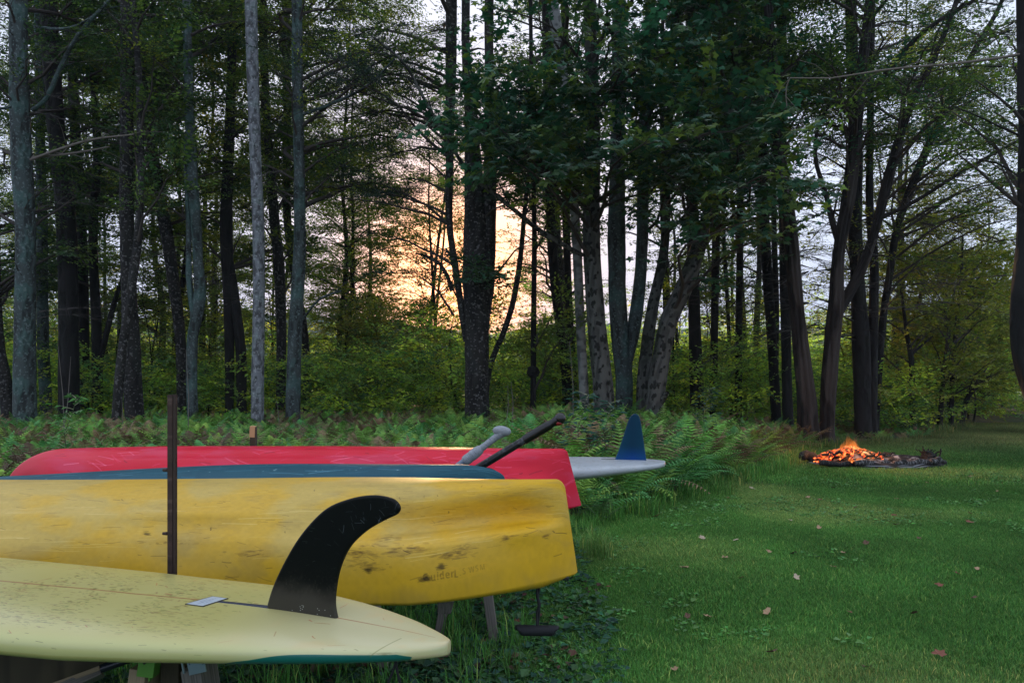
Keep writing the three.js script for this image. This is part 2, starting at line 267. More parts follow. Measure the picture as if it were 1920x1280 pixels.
// spec: stems [[px, py, width], ...] in the photograph from the ground up; crowns [{kind, n, box: [px0, px1, py0, py1, Z0, Z1], ...}]
let treeSeed = 100;
function measuredTree(name, label, category, barkName, Z, stems, o = {}) {
  const r = RNG(treeSeed++), b0 = P(stems[0][0][0], 0, Z); b0.y = 0;
  const t = thing(name, label, category, b0, o.group), all = [];
  stems.forEach((pts, si) => {
    const q = pts.map(([px, py, w, dz = 0], k) => ({ p: P(px, py, Z + dz), r: w * (k ? 0.9 : 0.8) / 2 / F * Z }));
    if (si === 0 || o.ownRoots) { q[0].p.y = -0.06; const f = q[0].r; q[0].r = f * 1.22; q.splice(1, 0, { p: q[0].p.clone().lerp(q[1].p, Math.min(0.5, 0.45 / Math.max(0.5, q[1].p.y))), r: lerp(f, q[1].r, 0.3) }); }
    const top = q[q.length - 1], pre = q[q.length - 2];
    if (!o.short && pts[pts.length - 1][1] < 60) { const d = top.p.clone().sub(pre.p).normalize().lerp(UP, 0.5).normalize(), H = (o.height ?? 16) - top.p.y; if (H > 1) { q.push({ p: top.p.clone().addScaledVector(d, H * 0.5), r: top.r * 0.62 }, { p: top.p.clone().addScaledVector(d, H).add(new V3(rr(r, -0.3, 0.3), 0, 0)), r: 0.02 }); } }
    const s = smooth(q, 0.16), mb = new MB(); all.push(s);
    mb.tube(s, o.radial ?? 26, o.rough ?? 0.085, treeSeed * 3.7 + si, o.squash);
    part(si ? 'stem' : 'trunk', mb.build(b0), bark[barkName], t);
  });
  for (const [pts, dz, bk] of o.limbs ?? []) {          // limbs the photograph shows one by one
    const q = smooth(pts.map(([px, py, w, z = 0], k) => ({ p: P(px, py, Z + (dz ?? 0) * k / pts.length + z), r: Math.max(0.006, w / 2 / F * Z) })), 0.25), mb = new MB(); mb.tube(q, 7, 0.08, 5);
    const tips = [];
    for (let k = 3; k < q.length - 1; k += 2) { const d = q[k + 1].p.clone().sub(q[k].p).normalize(), s = new V3(rr(r, -0.5, 0.5), rr(r, -0.6, 0.6), rr(r, -1, 1)).add(d).normalize(), e = q[k].p.clone().addScaledVector(s, rr(r, 0.3, 0.9)); mb.tube([{ p: q[k].p, r: q[k].r * 0.45 }, { p: q[k].p.clone().lerp(e, 0.5).add(new V3(0, 0.05, 0)), r: q[k].r * 0.3 }, { p: e, r: 0.003 }], 4); tips.push({ p: e, d: s }, { p: q[k].p.clone().lerp(e, 0.6), d: s }); }
    part('limb', mb.build(b0), bk === 'dead' ? deadTwig : bark[barkName], t);
    if (o.limbLeaves) for (const l of leaves(r, tips, o.limbLeaves.kind, o.limbLeaves.tints, o.limbLeaves.per ?? 1, o.limbLeaves.keep ?? 0.7)) if (l.length) addCrown(t, l, b0, SPRAY[o.limbLeaves.kind], o.limbLeaves);
  }
  for (const c of o.crowns ?? []) {
    const tips = [];
    const nL = c.kind === 'pine' || c.kind === 'bare' ? c.n : Math.round(c.n * 1.5);
    for (let k = 0; k < nL; k++) {
      const bx = c.box, Zt = rr(r, bx[4], bx[5]), to = P(rr(r, bx[0], bx[1]), rr(r, bx[2], bx[3]), Zt); if (to.y < 0.5) continue;
      let best = null; for (const s of all) { const a = stemAt(s, Math.max(0.8, to.y - rr(r, c.rise?.[0] ?? 0.2, c.rise?.[1] ?? 1.4))), dd = a.p.distanceTo(to); if (!best || dd < best.dd) best = { ...a, dd }; }
      const mb = new MB(), tp = limb(r, mb, best.p, to, Math.min(best.r * 0.5, 0.018 + 0.009 * best.dd), { sag: c.sag ?? 0.08, t0: c.t0 ?? 0.3, subs: c.subs });
      part('limb', mb.build(b0), c.twig ?? twigMat, t); tips.push(...tp);
    }
    if (c.kind === 'pine') { const lists = [[], []]; for (const tp of tips) { if (r() > (c.keep ?? 0.5)) continue; const v = rr(r, 0.6, 1.4); lists[Math.floor(r() * 2)].push({ m: basis(tp.p, tp.d, new V3(rr(r, -0.3, 0.3), 1, rr(r, -0.3, 0.3)), rr(r, 0.45, 0.85)), c: G.pine.map((x) => x * v) }); } lists.forEach((l, k) => l.length && addCrown(t, l, b0, [BOUGH[k]], { mat: NEEDLE })); }
    else if (c.kind !== 'bare') leaves(r, tips, c.kind, c.tints, c.per ?? 3, c.keep ?? 1, c.scale ?? 1).forEach((l, k) => l.length && addCrown(t, l, b0, [SPRAY[c.kind][k]], c));
  }
  if (o.dead) {
    const lists = DEAD.map(() => []);
    for (let k = 0; k < o.dead.n; k++) { const y = rr(r, o.dead.y0, o.dead.y1), a = stemAt(all[0], y), th = rr(r, 0, 6.283), d = new V3(Math.cos(th), rr(r, -0.25, 0.3), Math.sin(th)), v = rr(r, 0.6, 1.5); lists[k % 3].push({ m: basis(a.p, d, UP, rr(r, 0.5, 1.25) * (o.dead.s ?? 1)), c: [v, v, v] }); }
    lists.forEach((l, k) => { if (l.length) { for (const e of l) e.m.premultiply(new THREE.Matrix4().makeTranslation(-b0.x, -b0.y, -b0.z)); many('dead_branches', DEAD[k], DEADMAT, l, t); } });
  }
  return t;
}
function addCrown(t, list, b0, geos, o) {
  const mv = new THREE.Matrix4().makeTranslation(-b0.x, -b0.y, -b0.z);
  for (const e of list) e.m.premultiply(mv);
  return many('crown', geos[0], o.mat ?? LEAF, list, t);
}
// ---------------------------------------------------------------- the trunks one can tell apart, left to right
const DARKMIX = [G.dark, G.dark, G.mid], MIDMIX = [G.mid, G.mid, G.dark, G.lit], LITMIX = [G.lit, G.lit, G.mid, G.yellow], TEALMIX = [G.teal, G.teal, G.dark, G.mid], RIGHTMIX = [G.dark, G.mid, G.mid, G.lit, G.yellow];
const high = (px, n = 5, Z0 = 11, Z1 = 20) => ({ kind: 'pine', n, box: [px - 260, px + 260, -560, -60, Z0, Z1], keep: 0.8, rise: [0.3, 1.5] });   // the crown above the frame
measuredTree('pine_tree', 'thick grey-green lichened pine trunk nearest the left edge of the wood', 'tree', 'grey', 14.5,
  [[[46, 830, 54], [46, 720, 43], [46, 600, 40], [46, 430, 38], [38, 250, 37], [33, 0, 34]]], { dead: { n: 46, y0: 2.0, y1: 8.5, s: 1.2 }, crowns: [high(40), { kind: 'fine', n: 10, box: [-120, 240, -60, 420, 13, 18], tints: DARKMIX, keep: 0.7 }],
  limbs: [[[[60, 206, 9], [85, 185, 9], [120, 110, 8], [150, 60, 7], [205, 0, 6], [260, -60, 4]], -1, ''], [[[55, 300, 6], [110, 280, 5], [170, 262, 4], [250, 252, 2]], -1.5, 'dead'], [[[60, 295, 5], [130, 288, 4], [205, 275, 2]], -1, 'dead'], [[[48, 185, 5], [20, 200, 5], [-20, 206, 4]], -0.5, ''], [[[60, 50, 6], [130, 52, 4], [190, 20, 3]], -1, '']] });
measuredTree('leaning_tree', 'brown leaning trunk cut by the left edge of the photo behind the lichened pine', 'tree', 'brown', 15.5, [[[22, 822, 32], [8, 720, 27], [-6, 640, 24], [-14, 400, 22], [-20, 0, 18]]], { crowns: [{ kind: 'beech', n: 8, box: [-160, 160, 380, 640, 15, 19], tints: DARKMIX }] });
measuredTree('mossy_tree', 'broad blackish trunk with ragged mossy bark right of the lichened pine', 'tree', 'dark', 16, [[[130, 818, 46], [127, 640, 38], [124, 430, 38], [106, 250, 34], [92, 60, 34], [90, 0, 34]]], { rough: 0.1, dead: { n: 10, y0: 3, y1: 9 }, crowns: [high(100, 4), { kind: 'beech', n: 12, box: [-40, 330, -80, 300, 15, 20], tints: DARKMIX }] });
measuredTree('pine_tree', 'slim grey pine trunk in the gap between the lichened pine and the mossy trunk', 'tree', 'grey', 17.5, [[[88, 808, 27], [80, 640, 22], [78, 430, 20], [74, 200, 17], [70, 0, 15]]], { dead: { n: 16, y0: 2, y1: 10 }, crowns: [{ kind: 'fine', n: 6, box: [0, 220, 0, 400, 16, 21], tints: DARKMIX }] });
measuredTree('slim_tree', 'thin dark curving trunk just right of the mossy trunk', 'tree', 'dark', 19, [[[157, 800, 22], [156, 600, 20], [152, 430, 20], [138, 200, 20], [134, 0, 18]]], { crowns: [{ kind: 'beech', n: 14, box: [20, 300, -80, 420, 18, 23], tints: DARKMIX }] });
measuredTree('forked_tree', 'dark trunk forking low behind the fronds of the bright green sapling', 'tree', 'dark', 18, [[[182, 805, 25], [180, 620, 20], [174, 430, 18], [182, 300, 16], [172, 100, 14], [170, 0, 13]], [[186, 680, 12], [205, 600, 11], [222, 540, 8], [250, 470, 5]]], { crowns: [{ kind: 'beech', n: 16, box: [60, 330, -60, 560, 16, 22], tints: DARKMIX }] });
measuredTree('tall_tree', 'tall dark brown straight trunk crossed by a thin leaning trunk', 'tree', 'brown', 15, [[[254, 826, 44], [246, 660, 33], [237, 430, 28], [237, 200, 27], [238, 0, 27]]], { dead: { n: 14, y0: 3, y1: 9 }, crowns: [high(240), { kind: 'beech', n: 10, box: [120, 400, -60, 330, 14, 19], tints: DARKMIX }] });
measuredTree('leaning_tree', 'thin trunk leaning to the right across the tall dark brown trunk', 'tree', 'brown', 14.2, [[[214, 833, 22], [225, 690, 19], [243, 560, 17], [259, 430, 16], [262, 200, 13], [250, 0, 10]]], { crowns: [{ kind: 'beech', n: 8, box: [130, 420, -40, 360, 13, 18], tints: DARKMIX }] });
measuredTree('forked_tree', 'dark curved trunk with a limb bending right, left of the wavy grey trunk', 'tree', 'brown', 16.5, [[[342, 815, 25], [338, 640, 22], [310, 430, 25], [292, 330, 25], [280, 250, 22], [268, 120, 20], [262, 0, 18]]],
  { limbs: [[[[283, 215, 15], [290, 170, 13], [325, 125, 12], [370, 100, 11], [430, 57, 8], [500, 20, 5]], -0.5, '']], crowns: [{ kind: 'beech', n: 16, box: [200, 470, -60, 420, 15, 21], tints: MIDMIX }] });
measuredTree('wavy_tree', 'wavy grey trunk with a bulge and a split fork at mid height', 'tree', 'grey', 15, [[[361, 825, 25], [360, 640, 22], [374, 555, 24], [371, 490, 20], [367, 430, 20], [356, 250, 20], [352, 120, 18], [350, 0, 18]], [[362, 600, 13], [354, 520, 13], [353, 430, 11], [348, 330, 8], [346, 250, 4]]], { rough: 0.09, dead: { n: 16, y0: 2, y1: 9 }, crowns: [{ kind: 'fine', n: 10, box: [230, 520, -60, 420, 14, 19], tints: MIDMIX }] });
measuredTree('twin_tree', 'dark double trunk left of the silver trunk, joined above the thicket', 'tree', 'dark', 17, [[[429, 811, 19], [430, 700, 18], [428, 560, 22], [424, 430, 26], [430, 250, 20], [437, 0, 16]], [[453, 811, 22], [452, 680, 21], [440, 560, 19], [430, 490, 16]]], { ownRoots: true, dead: { n: 10, y0: 3, y1: 10 }, crowns: [high(430, 3), { kind: 'beech', n: 14, box: [300, 580, -60, 520, 15, 22], tints: MIDMIX }] });
measuredTree('silver_tree', 'pale silver straight trunk, the brightest trunk on the left side', 'tree', 'silver', 14, [[[482, 835, 29], [483, 700, 26], [485, 560, 23.5], [484, 430, 24], [477, 250, 23.5], [470, 0, 25]]], { rough: 0.035, dead: { n: 8, y0: 4, y1: 9 }, crowns: [high(470, 4)] });
measuredTree('slim_tree', 'brown curved trunk between the silver trunk and the flecked brown trunk', 'tree', 'brown', 18, [[[525, 805, 20], [527, 640, 20], [523, 500, 22], [516, 430, 21], [505, 300, 18], [496, 150, 16], [492, 0, 16]]], { crowns: [{ kind: 'beech', n: 14, box: [380, 680, -80, 480, 16, 22], tints: MIDMIX }] });
measuredTree('slim_tree', 'narrow dark trunk half hidden behind the flecked brown trunk', 'tree', 'brown', 20, [[[575, 794, 17], [572, 640, 15], [540, 430, 16], [538, 200, 17], [536, 0, 16]]], { crowns: [{ kind: 'beech', n: 14, box: [420, 760, -80, 430, 18, 24], tints: MIDMIX }] });
measuredTree('pine_tree', 'grey-brown trunk flecked with white, last big trunk before the glowing gap', 'tree', 'grey', 15, [[[547, 826, 36], [552, 640, 27], [560, 500, 26], [562, 430, 24], [559, 250, 22], [557, 120, 21], [557, 0, 22]]], { dead: { n: 20, y0: 2.5, y1: 9 }, crowns: [high(560), { kind: 'fine', n: 22, box: [440, 820, -60, 420, 14, 20], tints: MIDMIX }], limbs: [[[[565, 215, 7], [620, 195, 6], [690, 160, 5], [740, 110, 3]], -1, ''], [[[566, 600, 5], [600, 560, 4], [640, 545, 3]], -1, '']] });
measuredTree('pine_tree', 'stout clustered pine trunk standing against the orange sunset glow', 'tree', 'brown', 15, [[[895, 826, 60], [894, 700, 50], [895, 600, 52], [897, 520, 66], [893, 440, 52], [888, 330, 36], [880, 180, 24], [874, 100, 18], [873, 0, 17]], [[911, 560, 34], [915, 450, 34], [919, 330, 28], [917, 150, 19], [917, 0, 18]], [[874, 640, 14], [858, 530, 14], [843, 420, 14], [843, 300, 16], [845, 150, 22], [846, 0, 24]]],
  { dead: { n: 36, y0: 2.5, y1: 9, s: 1.4 }, crowns: [high(890, 8), { kind: 'pine', n: 24, box: [600, 880, 60, 420, 13, 18], keep: 0.55 }, { kind: 'pine', n: 3, box: [700, 860, 440, 520, 14, 18], keep: 0.3 }, { kind: 'pine', n: 10, box: [900, 1120, 80, 480, 14, 18], keep: 0.4 }, { kind: 'beech', n: 4, box: [860, 930, 490, 540, 14, 14.5], tints: [G.dark, G.teal] }],
  limbs: [[[[848, 545, 9], [830, 500, 8], [800, 480, 5], [780, 475, 3]], -0.5, ''], [[[850, 590, 5], [820, 545, 4], [790, 520, 3]], 0.5, ''], [[[850, 90, 6], [790, 95, 5], [720, 110, 4], [640, 170, 2]], -1, '']] });
measuredTree('leaning_tree', 'thin bowed trunk leaning right beside the stout clustered pine', 'tree', 'brown', 16.5, [[[905, 815, 13], [918, 690, 12], [945, 620, 12], [962, 565, 12], [976, 480, 11], [985, 380, 9], [1000, 250, 7]]], { short: true, crowns: [{ kind: 'fine', n: 6, box: [880, 1080, 160, 430, 15, 19], tints: [G.dark, G.mid], keep: 0.8 }] });
{
  const t = measuredTree('burled_tree', 'thin dark trunk with a round burl low on its stem', 'tree', 'dark', 16.5, [[[999, 815, 15], [1000, 700, 12], [1001, 560, 11], [1002, 430, 10], [998, 250, 9], [995, 0, 8]]], { crowns: [{ kind: 'beech', n: 6, box: [930, 1090, 200, 440, 15, 20], tints: [G.dark, G.mid] }, { kind: 'beech', n: 2, box: [960, 1090, 560, 640, 15, 19], tints: [G.mid] }] });
  const g = new THREE.IcosahedronGeometry(0.145, 4), p = g.attributes.position, c = P(1000, 697, 16.5).sub(t.position);
  for (let k = 0; k < p.count; k++) { const v = new V3().fromBufferAttribute(p, k); v.multiplyScalar(1 + 0.16 * n3(v.x * 18, v.y * 18, v.z * 18)); p.setXYZ(k, v.x + c.x, v.y * 0.95 + c.y, v.z + c.z); }
  g.computeVertexNormals(); part('burl', g, bark.dark, t);
}
measuredTree('slim_tree', 'blackish trunk curving right, left of the blotched pale trunk', 'tree', 'dark', 18, [[[1068, 805, 26], [1060, 680, 22], [1044, 560, 20], [1033, 430, 20], [1028, 250, 18], [1024, 0, 18]]], { crowns: [{ kind: 'beech', n: 11, box: [930, 1160, -80, 430, 16, 22], tints: DARKMIX }, { kind: 'bare', n: 8, box: [940, 1140, 420, 640, 16, 20] }] });
measuredTree('slim_tree', 'narrow dark trunk close behind the blackish curving trunk', 'tree', 'dark', 20, [[[1082, 794, 18], [1068, 600, 16], [1062, 430, 16], [1060, 200, 15], [1058, 0, 14]]], { crowns: [{ kind: 'beech', n: 7, box: [940, 1180, 0, 400, 18, 24], tints: DARKMIX }] });
measuredTree('pale_tree', 'pale grey smooth trunk leaning left behind the blotched trunk', 'tree', 'pale', 15.8, [[[1100, 818, 24], [1088, 600, 19], [1078, 400, 20], [1063, 235, 20], [1053, 118, 21], [1038, 17, 24], [1030, -60, 22]]], { rough: 0.04, crowns: [high(1030, 4)] });
const mapleBox = [850, 1420, -160, 400, 10.5, 13.6];
measuredTree('maple_tree', 'pale trunk blotched with black moss, tallest in the middle maple clump', 'tree', 'moss', 14.5, [[[1132, 832, 48], [1132, 740, 44], [1118, 600, 38], [1109, 430, 36], [1113, 302, 28], [1110, 150, 27], [1106, 0, 26]]],
  { rough: 0.05, limbs: [[[[1092, 478, 9], [1062, 462, 9], [1003, 426, 8.5], [976, 403, 8], [935, 370, 7.5], [882, 326, 7], [838, 260, 6], [800, 195, 5.5], [757, 118, 4.5], [700, 70, 3]], -3.0, '']], crowns: [{ kind: 'maple', n: 11, box: mapleBox, tints: TEALMIX, per: 2, keep: 0.62 }, { kind: 'maple', n: 7, box: [840, 960, 130, 300, 11.5, 13], tints: TEALMIX, per: 2, keep: 0.8 }] });
measuredTree('forked_tree', 'grey-brown trunk forking in a narrow V in the middle maple clump', 'tree', 'grey', 15.5, [[[1172, 822, 36], [1169, 700, 36], [1160, 600, 38], [1156, 430, 36], [1159, 250, 30], [1160, 0, 27]], [[1176, 680, 26], [1190, 610, 29], [1202, 500, 24], [1207, 300, 26], [1212, 150, 24], [1220, 0, 20]]], { crowns: [{ kind: 'maple', n: 11, box: [1130, 1420, -160, 400, 11, 15], tints: TEALMIX, per: 2, keep: 0.6 }, high(1180, 4)] });
measuredTree('maple_tree', 'slender blotched trunk leaning right between the V fork and the mossy leaning trunk', 'tree', 'moss', 15.2, [[[1204, 824, 31], [1206, 720, 28], [1223, 581, 24], [1246, 460, 18], [1252, 300, 15], [1262, 100, 14], [1265, 0, 13]]], { crowns: [{ kind: 'maple', n: 8, box: [1120, 1420, -100, 430, 11.5, 15], tints: TEALMIX, per: 2, keep: 0.6 }] });
measuredTree('maple_tree', 'mossy trunk leaning hard right at the edge of the maple clump', 'tree', 'moss', 14.6, [[[1224, 832, 50], [1230, 740, 38], [1255, 600, 38], [1283, 540, 36], [1308, 470, 32], [1335, 380, 26], [1352, 300, 20], [1375, 150, 16], [1390, 0, 14]]], { limbs: [[[[1228, 775, 14], [1242, 750, 12], [1252, 735, 8]], -0.4, '']], crowns: [{ kind: 'maple', n: 14, box: [1230, 1480, -140, 440, 11, 15], tints: TEALMIX, per: 2, keep: 0.6 }] });
measuredTree('pine_tree', 'straight dark trunk first to the right of the mossy leaning trunk', 'tree', 'dark', 18, [[[1308, 805, 31], [1306, 700, 28], [1302, 560, 24], [1299, 430, 24], [1298, 200, 22], [1296, 0, 22]]], { dead: { n: 40, y0: 2.5, y1: 10, s: 1.3 }, crowns: [high(1300, 4), { kind: 'beech', n: 8, box: [1200, 1420, -60, 300, 16, 20], tints: DARKMIX }] });
measuredTree('pine_tree', 'slim blue-black trunk second to the right of the mossy leaning trunk', 'tree', 'dark', 19, [[[1337, 800, 17], [1340, 600, 16], [1343, 430, 16], [1345, 200, 15], [1345, 0, 14]]], { dead: { n: 20, y0: 3, y1: 11 }, crowns: [{ kind: 'beech', n: 7, box: [1260, 1460, -60, 300, 17, 21], tints: DARKMIX }] });
measuredTree('thin_tree', 'very thin dark stem between two straight blue-black trunks', 'tree', 'dark', 21, [[[1373, 790, 9], [1366, 600, 8], [1357, 430, 8], [1352, 200, 7], [1350, 0, 7]]], { crowns: [{ kind: 'beech', n: 8, box: [1280, 1460, 0, 560, 20, 24], tints: DARKMIX }] });
measuredTree('pine_tree', 'very straight narrow trunk right of the very thin stem', 'tree', 'dark', 19.5, [[[1384, 797, 16], [1386, 600, 14], [1388, 430, 14], [1387, 200, 14], [1386, 0, 13]]], { dead: { n: 44, y0: 2, y1: 11, s: 1.3 }, crowns: [{ kind: 'beech', n: 7, box: [1300, 1500, -60, 260, 18, 22], tints: DARKMIX }] });
measuredTree('pine_tree', 'dark trunk leftmost in the tight row behind the campfire tree', 'tree', 'dark', 17, [[[1458, 811, 23], [1448, 640, 20], [1434, 430, 21], [1430, 300, 21], [1426, 150, 20], [1420, 0, 18]]], { dead: { n: 44, y0: 3, y1: 9, s: 1.6 }, crowns: [high(1430, 3), { kind: 'beech', n: 10, box: [1300, 1560, -80, 240, 15, 19], tints: DARKMIX }] });
measuredTree('thin_tree', 'thin trunk in the middle of the tight row behind the campfire tree', 'tree', 'dark', 19, [[[1452, 799, 13], [1456, 600, 12], [1452, 430, 11], [1450, 200, 11], [1448, 0, 10]]], { crowns: [{ kind: 'beech', n: 8, box: [1340, 1580, -60, 380, 18, 22], tints: DARKMIX }] });
measuredTree('pine_tree', 'bluish trunk rightmost in the tight row, touching the campfire tree', 'tree', 'dark', 16.5, [[[1479, 815, 24], [1474, 640, 20], [1470, 430, 20], [1466, 250, 20], [1466, 0, 18]]], { dead: { n: 40, y0: 3, y1: 10, s: 1.6 }, crowns: [{ kind: 'beech', n: 8, box: [1380, 1640, -80, 240, 15, 19], tints: DARKMIX }] });
const ridges = (a, len) => 0.9 * (Math.abs(Math.sin(a * 4.5 + 0.35 * Math.sin(len * 1.7))) - 0.5) * 3.2;
measuredTree('dead_tree', 'stripped reddish trunk with a long pale split, left half of the pair at the campfire', 'tree', 'split', 13.8, [[[1519, 838, 46], [1512, 740, 34], [1497, 600, 26], [1482, 430, 26], [1468, 330, 23], [1456, 250, 21], [1448, 100, 18], [1440, 0, 16]]], { rough: 0.085, radial: 54, squash: ridges, dead: { n: 10, y0: 3, y1: 8 }, crowns: [{ kind: 'beech', n: 8, box: [1340, 1600, -80, 260, 12.5, 16], tints: DARKMIX }] });
measuredTree('forked_tree', 'grooved trunk forking high, right half of the pair at the campfire', 'tree', 'split', 13.9, [[[1549, 838, 30], [1553, 740, 28], [1562, 631, 30], [1568, 575, 30], [1573, 480, 22], [1596, 336, 26], [1612, 168, 22], [1628, 30, 16], [1634, -60, 14]], [[1570, 590, 22], [1611, 514, 20], [1637, 447, 16], [1668, 330, 20], [1700, 220, 14], [1760, 90, 10], [1800, -20, 8]]], { rough: 0.075, radial: 48, squash: ridges,
  limbs: [[[[1578, 470, 13], [1562, 420, 11], [1548, 360, 9], [1530, 300, 8], [1534, 240, 7], [1570, 170, 5]], 0.5, ''], [[[1640, 415, 8], [1720, 375, 7], [1800, 325, 6], [1870, 285, 5], [1925, 255, 4]], -1.5, ''], [[[1600, 200, 8], [1660, 140, 10], [1720, 70, 9], [1810, 10, 7], [1900, -30, 5]], -1, '']],
  limbLeaves: { kind: 'fine', tints: RIGHTMIX, per: 2, keep: 0.6 }, crowns: [{ kind: 'fine', n: 34, box: [1440, 1860, -120, 300, 12, 17], tints: [G.dark, G.mid, G.teal, G.mid], keep: 0.85 }, high(1640, 4)] });
measuredTree('twin_tree', 'broad dark double trunk right of the campfire pair', 'tree', 'dark', 16, [[[1619, 816, 38], [1617, 680, 35], [1608, 520, 28], [1604, 430, 26], [1606, 300, 26], [1600, 150, 24], [1596, 0, 22]], [[1635, 816, 24], [1637, 640, 20], [1640, 500, 18], [1632, 400, 16], [1632, 250, 14], [1636, 0, 13]]], { ownRoots: true, dead: { n: 70, y0: 2, y1: 9, s: 2.1 }, crowns: [{ kind: 'fine', n: 24, box: [1480, 1760, -100, 420, 15, 19], tints: [G.dark, G.mid, G.yellow], keep: 0.75 }] });
measuredTree('leaning_tree', 'dark stem leaning right into the open sky from behind the double trunk', 'tree', 'dark', 16.6, [[[1641, 814, 13], [1656, 600, 14], [1668, 520, 14], [1682, 430, 14], [1722, 320, 17], [1770, 210, 12], [1830, 90, 10], [1880, 0, 8]]], { dead: { n: 26, y0: 2, y1: 8, s: 1.7 }, crowns: [{ kind: 'fine', n: 32, box: [1620, 1960, -80, 480, 15, 20], tints: RIGHTMIX, keep: 0.75 }] });
measuredTree('young_tree', 'young dark tree with a kinked stem behind the lawn, right of the double trunk', 'tree', 'dark', 17.8, [[[1712, 806, 13], [1710, 680, 11], [1700, 620, 8], [1690, 540, 5]]], { short: true, limbs: [[[[1709, 665, 6], [1720, 655, 5], [1750, 630, 3]], 0, '']], crowns: [{ kind: 'beech', n: 10, box: [1600, 1800, 480, 740, 16.5, 21], tints: LITMIX }] });
measuredTree('young_tree', 'slender upright young tree standing alone behind the right end of the lawn', 'tree', 'dark', 18.4, [[[1784, 802, 10], [1787, 690, 9], [1795, 600, 8], [1803, 520, 6], [1806, 440, 4]]], { short: true, crowns: [{ kind: 'beech', n: 14, box: [1700, 1900, 380, 720, 17, 22], tints: LITMIX, keep: 0.7 }] });
measuredTree('young_tree', 'slightly leaning thin stem left of the slender upright young tree', 'tree', 'dark', 18, [[[1762, 805, 11], [1770, 700, 9], [1780, 620, 7], [1790, 540, 4]]], { short: true, crowns: [{ kind: 'beech', n: 12, box: [1690, 1860, 480, 700, 17, 20], tints: LITMIX }] });
measuredTree('bent_tree', 'young tree bent over in an arch to the right at the end of the lawn', 'tree', 'dark', 18.8, [[[1802, 800, 10], [1815, 745, 9], [1850, 710, 8], [1895, 695, 6], [1935, 690, 4]]], { short: true, dead: { n: 14, y0: 0.2, y1: 1.3 }, crowns: [{ kind: 'beech', n: 8, box: [1800, 1960, 640, 790, 18, 20], tints: LITMIX }] });
measuredTree('pine_tree', 'near dark trunk bulging into the frame at the right edge of the photo', 'tree', 'dark', 8, [[[1995, 936, 70], [1968, 780, 62], [1933, 670, 60], [1929, 580, 62], [1941, 430, 60], [1942, 200, 60], [1936, 0, 56]]], { dead: { n: 16, y0: 1.6, y1: 6 },
  limbs: [[[[1925, 100, 6], [1850, 112, 5], [1760, 122, 4.5], [1680, 128, 4], [1600, 140, 3], [1540, 148, 2.5], [1482, 146, 2], [1474, 170, 1.5], [1476, 200, 1]], 0.5, 'dead'], [[[1930, 260, 5], [1880, 240, 4], [1830, 215, 3], [1790, 200, 2]], 0.5, ''], [[[1925, 345, 5], [1890, 315, 4], [1850, 300, 3], [1800, 298, 2]], 0.5, '']],
  limbLeaves: { kind: 'fine', tints: RIGHTMIX, per: 1, keep: 0.25 }, crowns: [{ kind: 'pine', n: 12, box: [1720, 2100, -300, 60, 7, 11], keep: 0.5 }, { kind: 'fine', n: 8, box: [1780, 2000, 60, 330, 7.4, 9], tints: [G.dark, G.mid], keep: 0.5 }] });

// ---------------------------------------------------------------- slender trees and saplings farther back
function backTree(name, label, group, X, Z, h, r0, o) {
  const r = RNG(treeSeed++), b0 = new V3(X, 0, -Z), t = thing(name, label, 'tree', b0, group), lean = rr(r, -0.12, 0.12), pts = [];
  for (let k = 0; k <= 6; k++) { const u = k / 6; pts.push({ p: new V3(X + lean * h * u * u + rr(r, -0.12, 0.12) * (k ? 1 : 0), u * h - 0.05, -Z + rr(r, -0.1, 0.1)), r: Math.max(0.008, r0 * (1 - 0.9 * u) * (k ? 1 : 1.2)) }); }
  const s = smooth(pts, 0.4), mb = new MB(); mb.tube(s, o.radial ?? 7, 0.05, treeSeed); part('trunk', mb.build(b0), bark[o.bark ?? 'dark'], t);
  const tips = [], n = o.n;
  for (let k = 0; k < n; k++) {
    const y = h * lerp(o.lo ?? 0.12, 1, (k + r()) / n), a = stemAt(s, y), th = rr(r, 0, 6.283), l = (o.spread ?? 1.6) * rr(r, 0.5, 1.1) * (1.15 - 0.75 * y / h), to = a.p.clone().add(new V3(Math.cos(th) * l, rr(r, 0.05, 0.5) * l, Math.sin(th) * l));
    const lb = new MB(); tips.push(...limb(r, lb, a.p, to, Math.max(0.008, a.r * 0.4), { radial: 4, subs: o.subs ?? 4 })); part('limb', lb.build(b0), twigMat, t);
  }
  leaves(r, tips, o.kind ?? 'beech', o.tints, o.per ?? 2, o.keep ?? 0.8, o.scale ?? 1).forEach((l, k) => l.length && addCrown(t, l, b0, [SPRAY[o.kind ?? 'beech'][k]], {}));
}
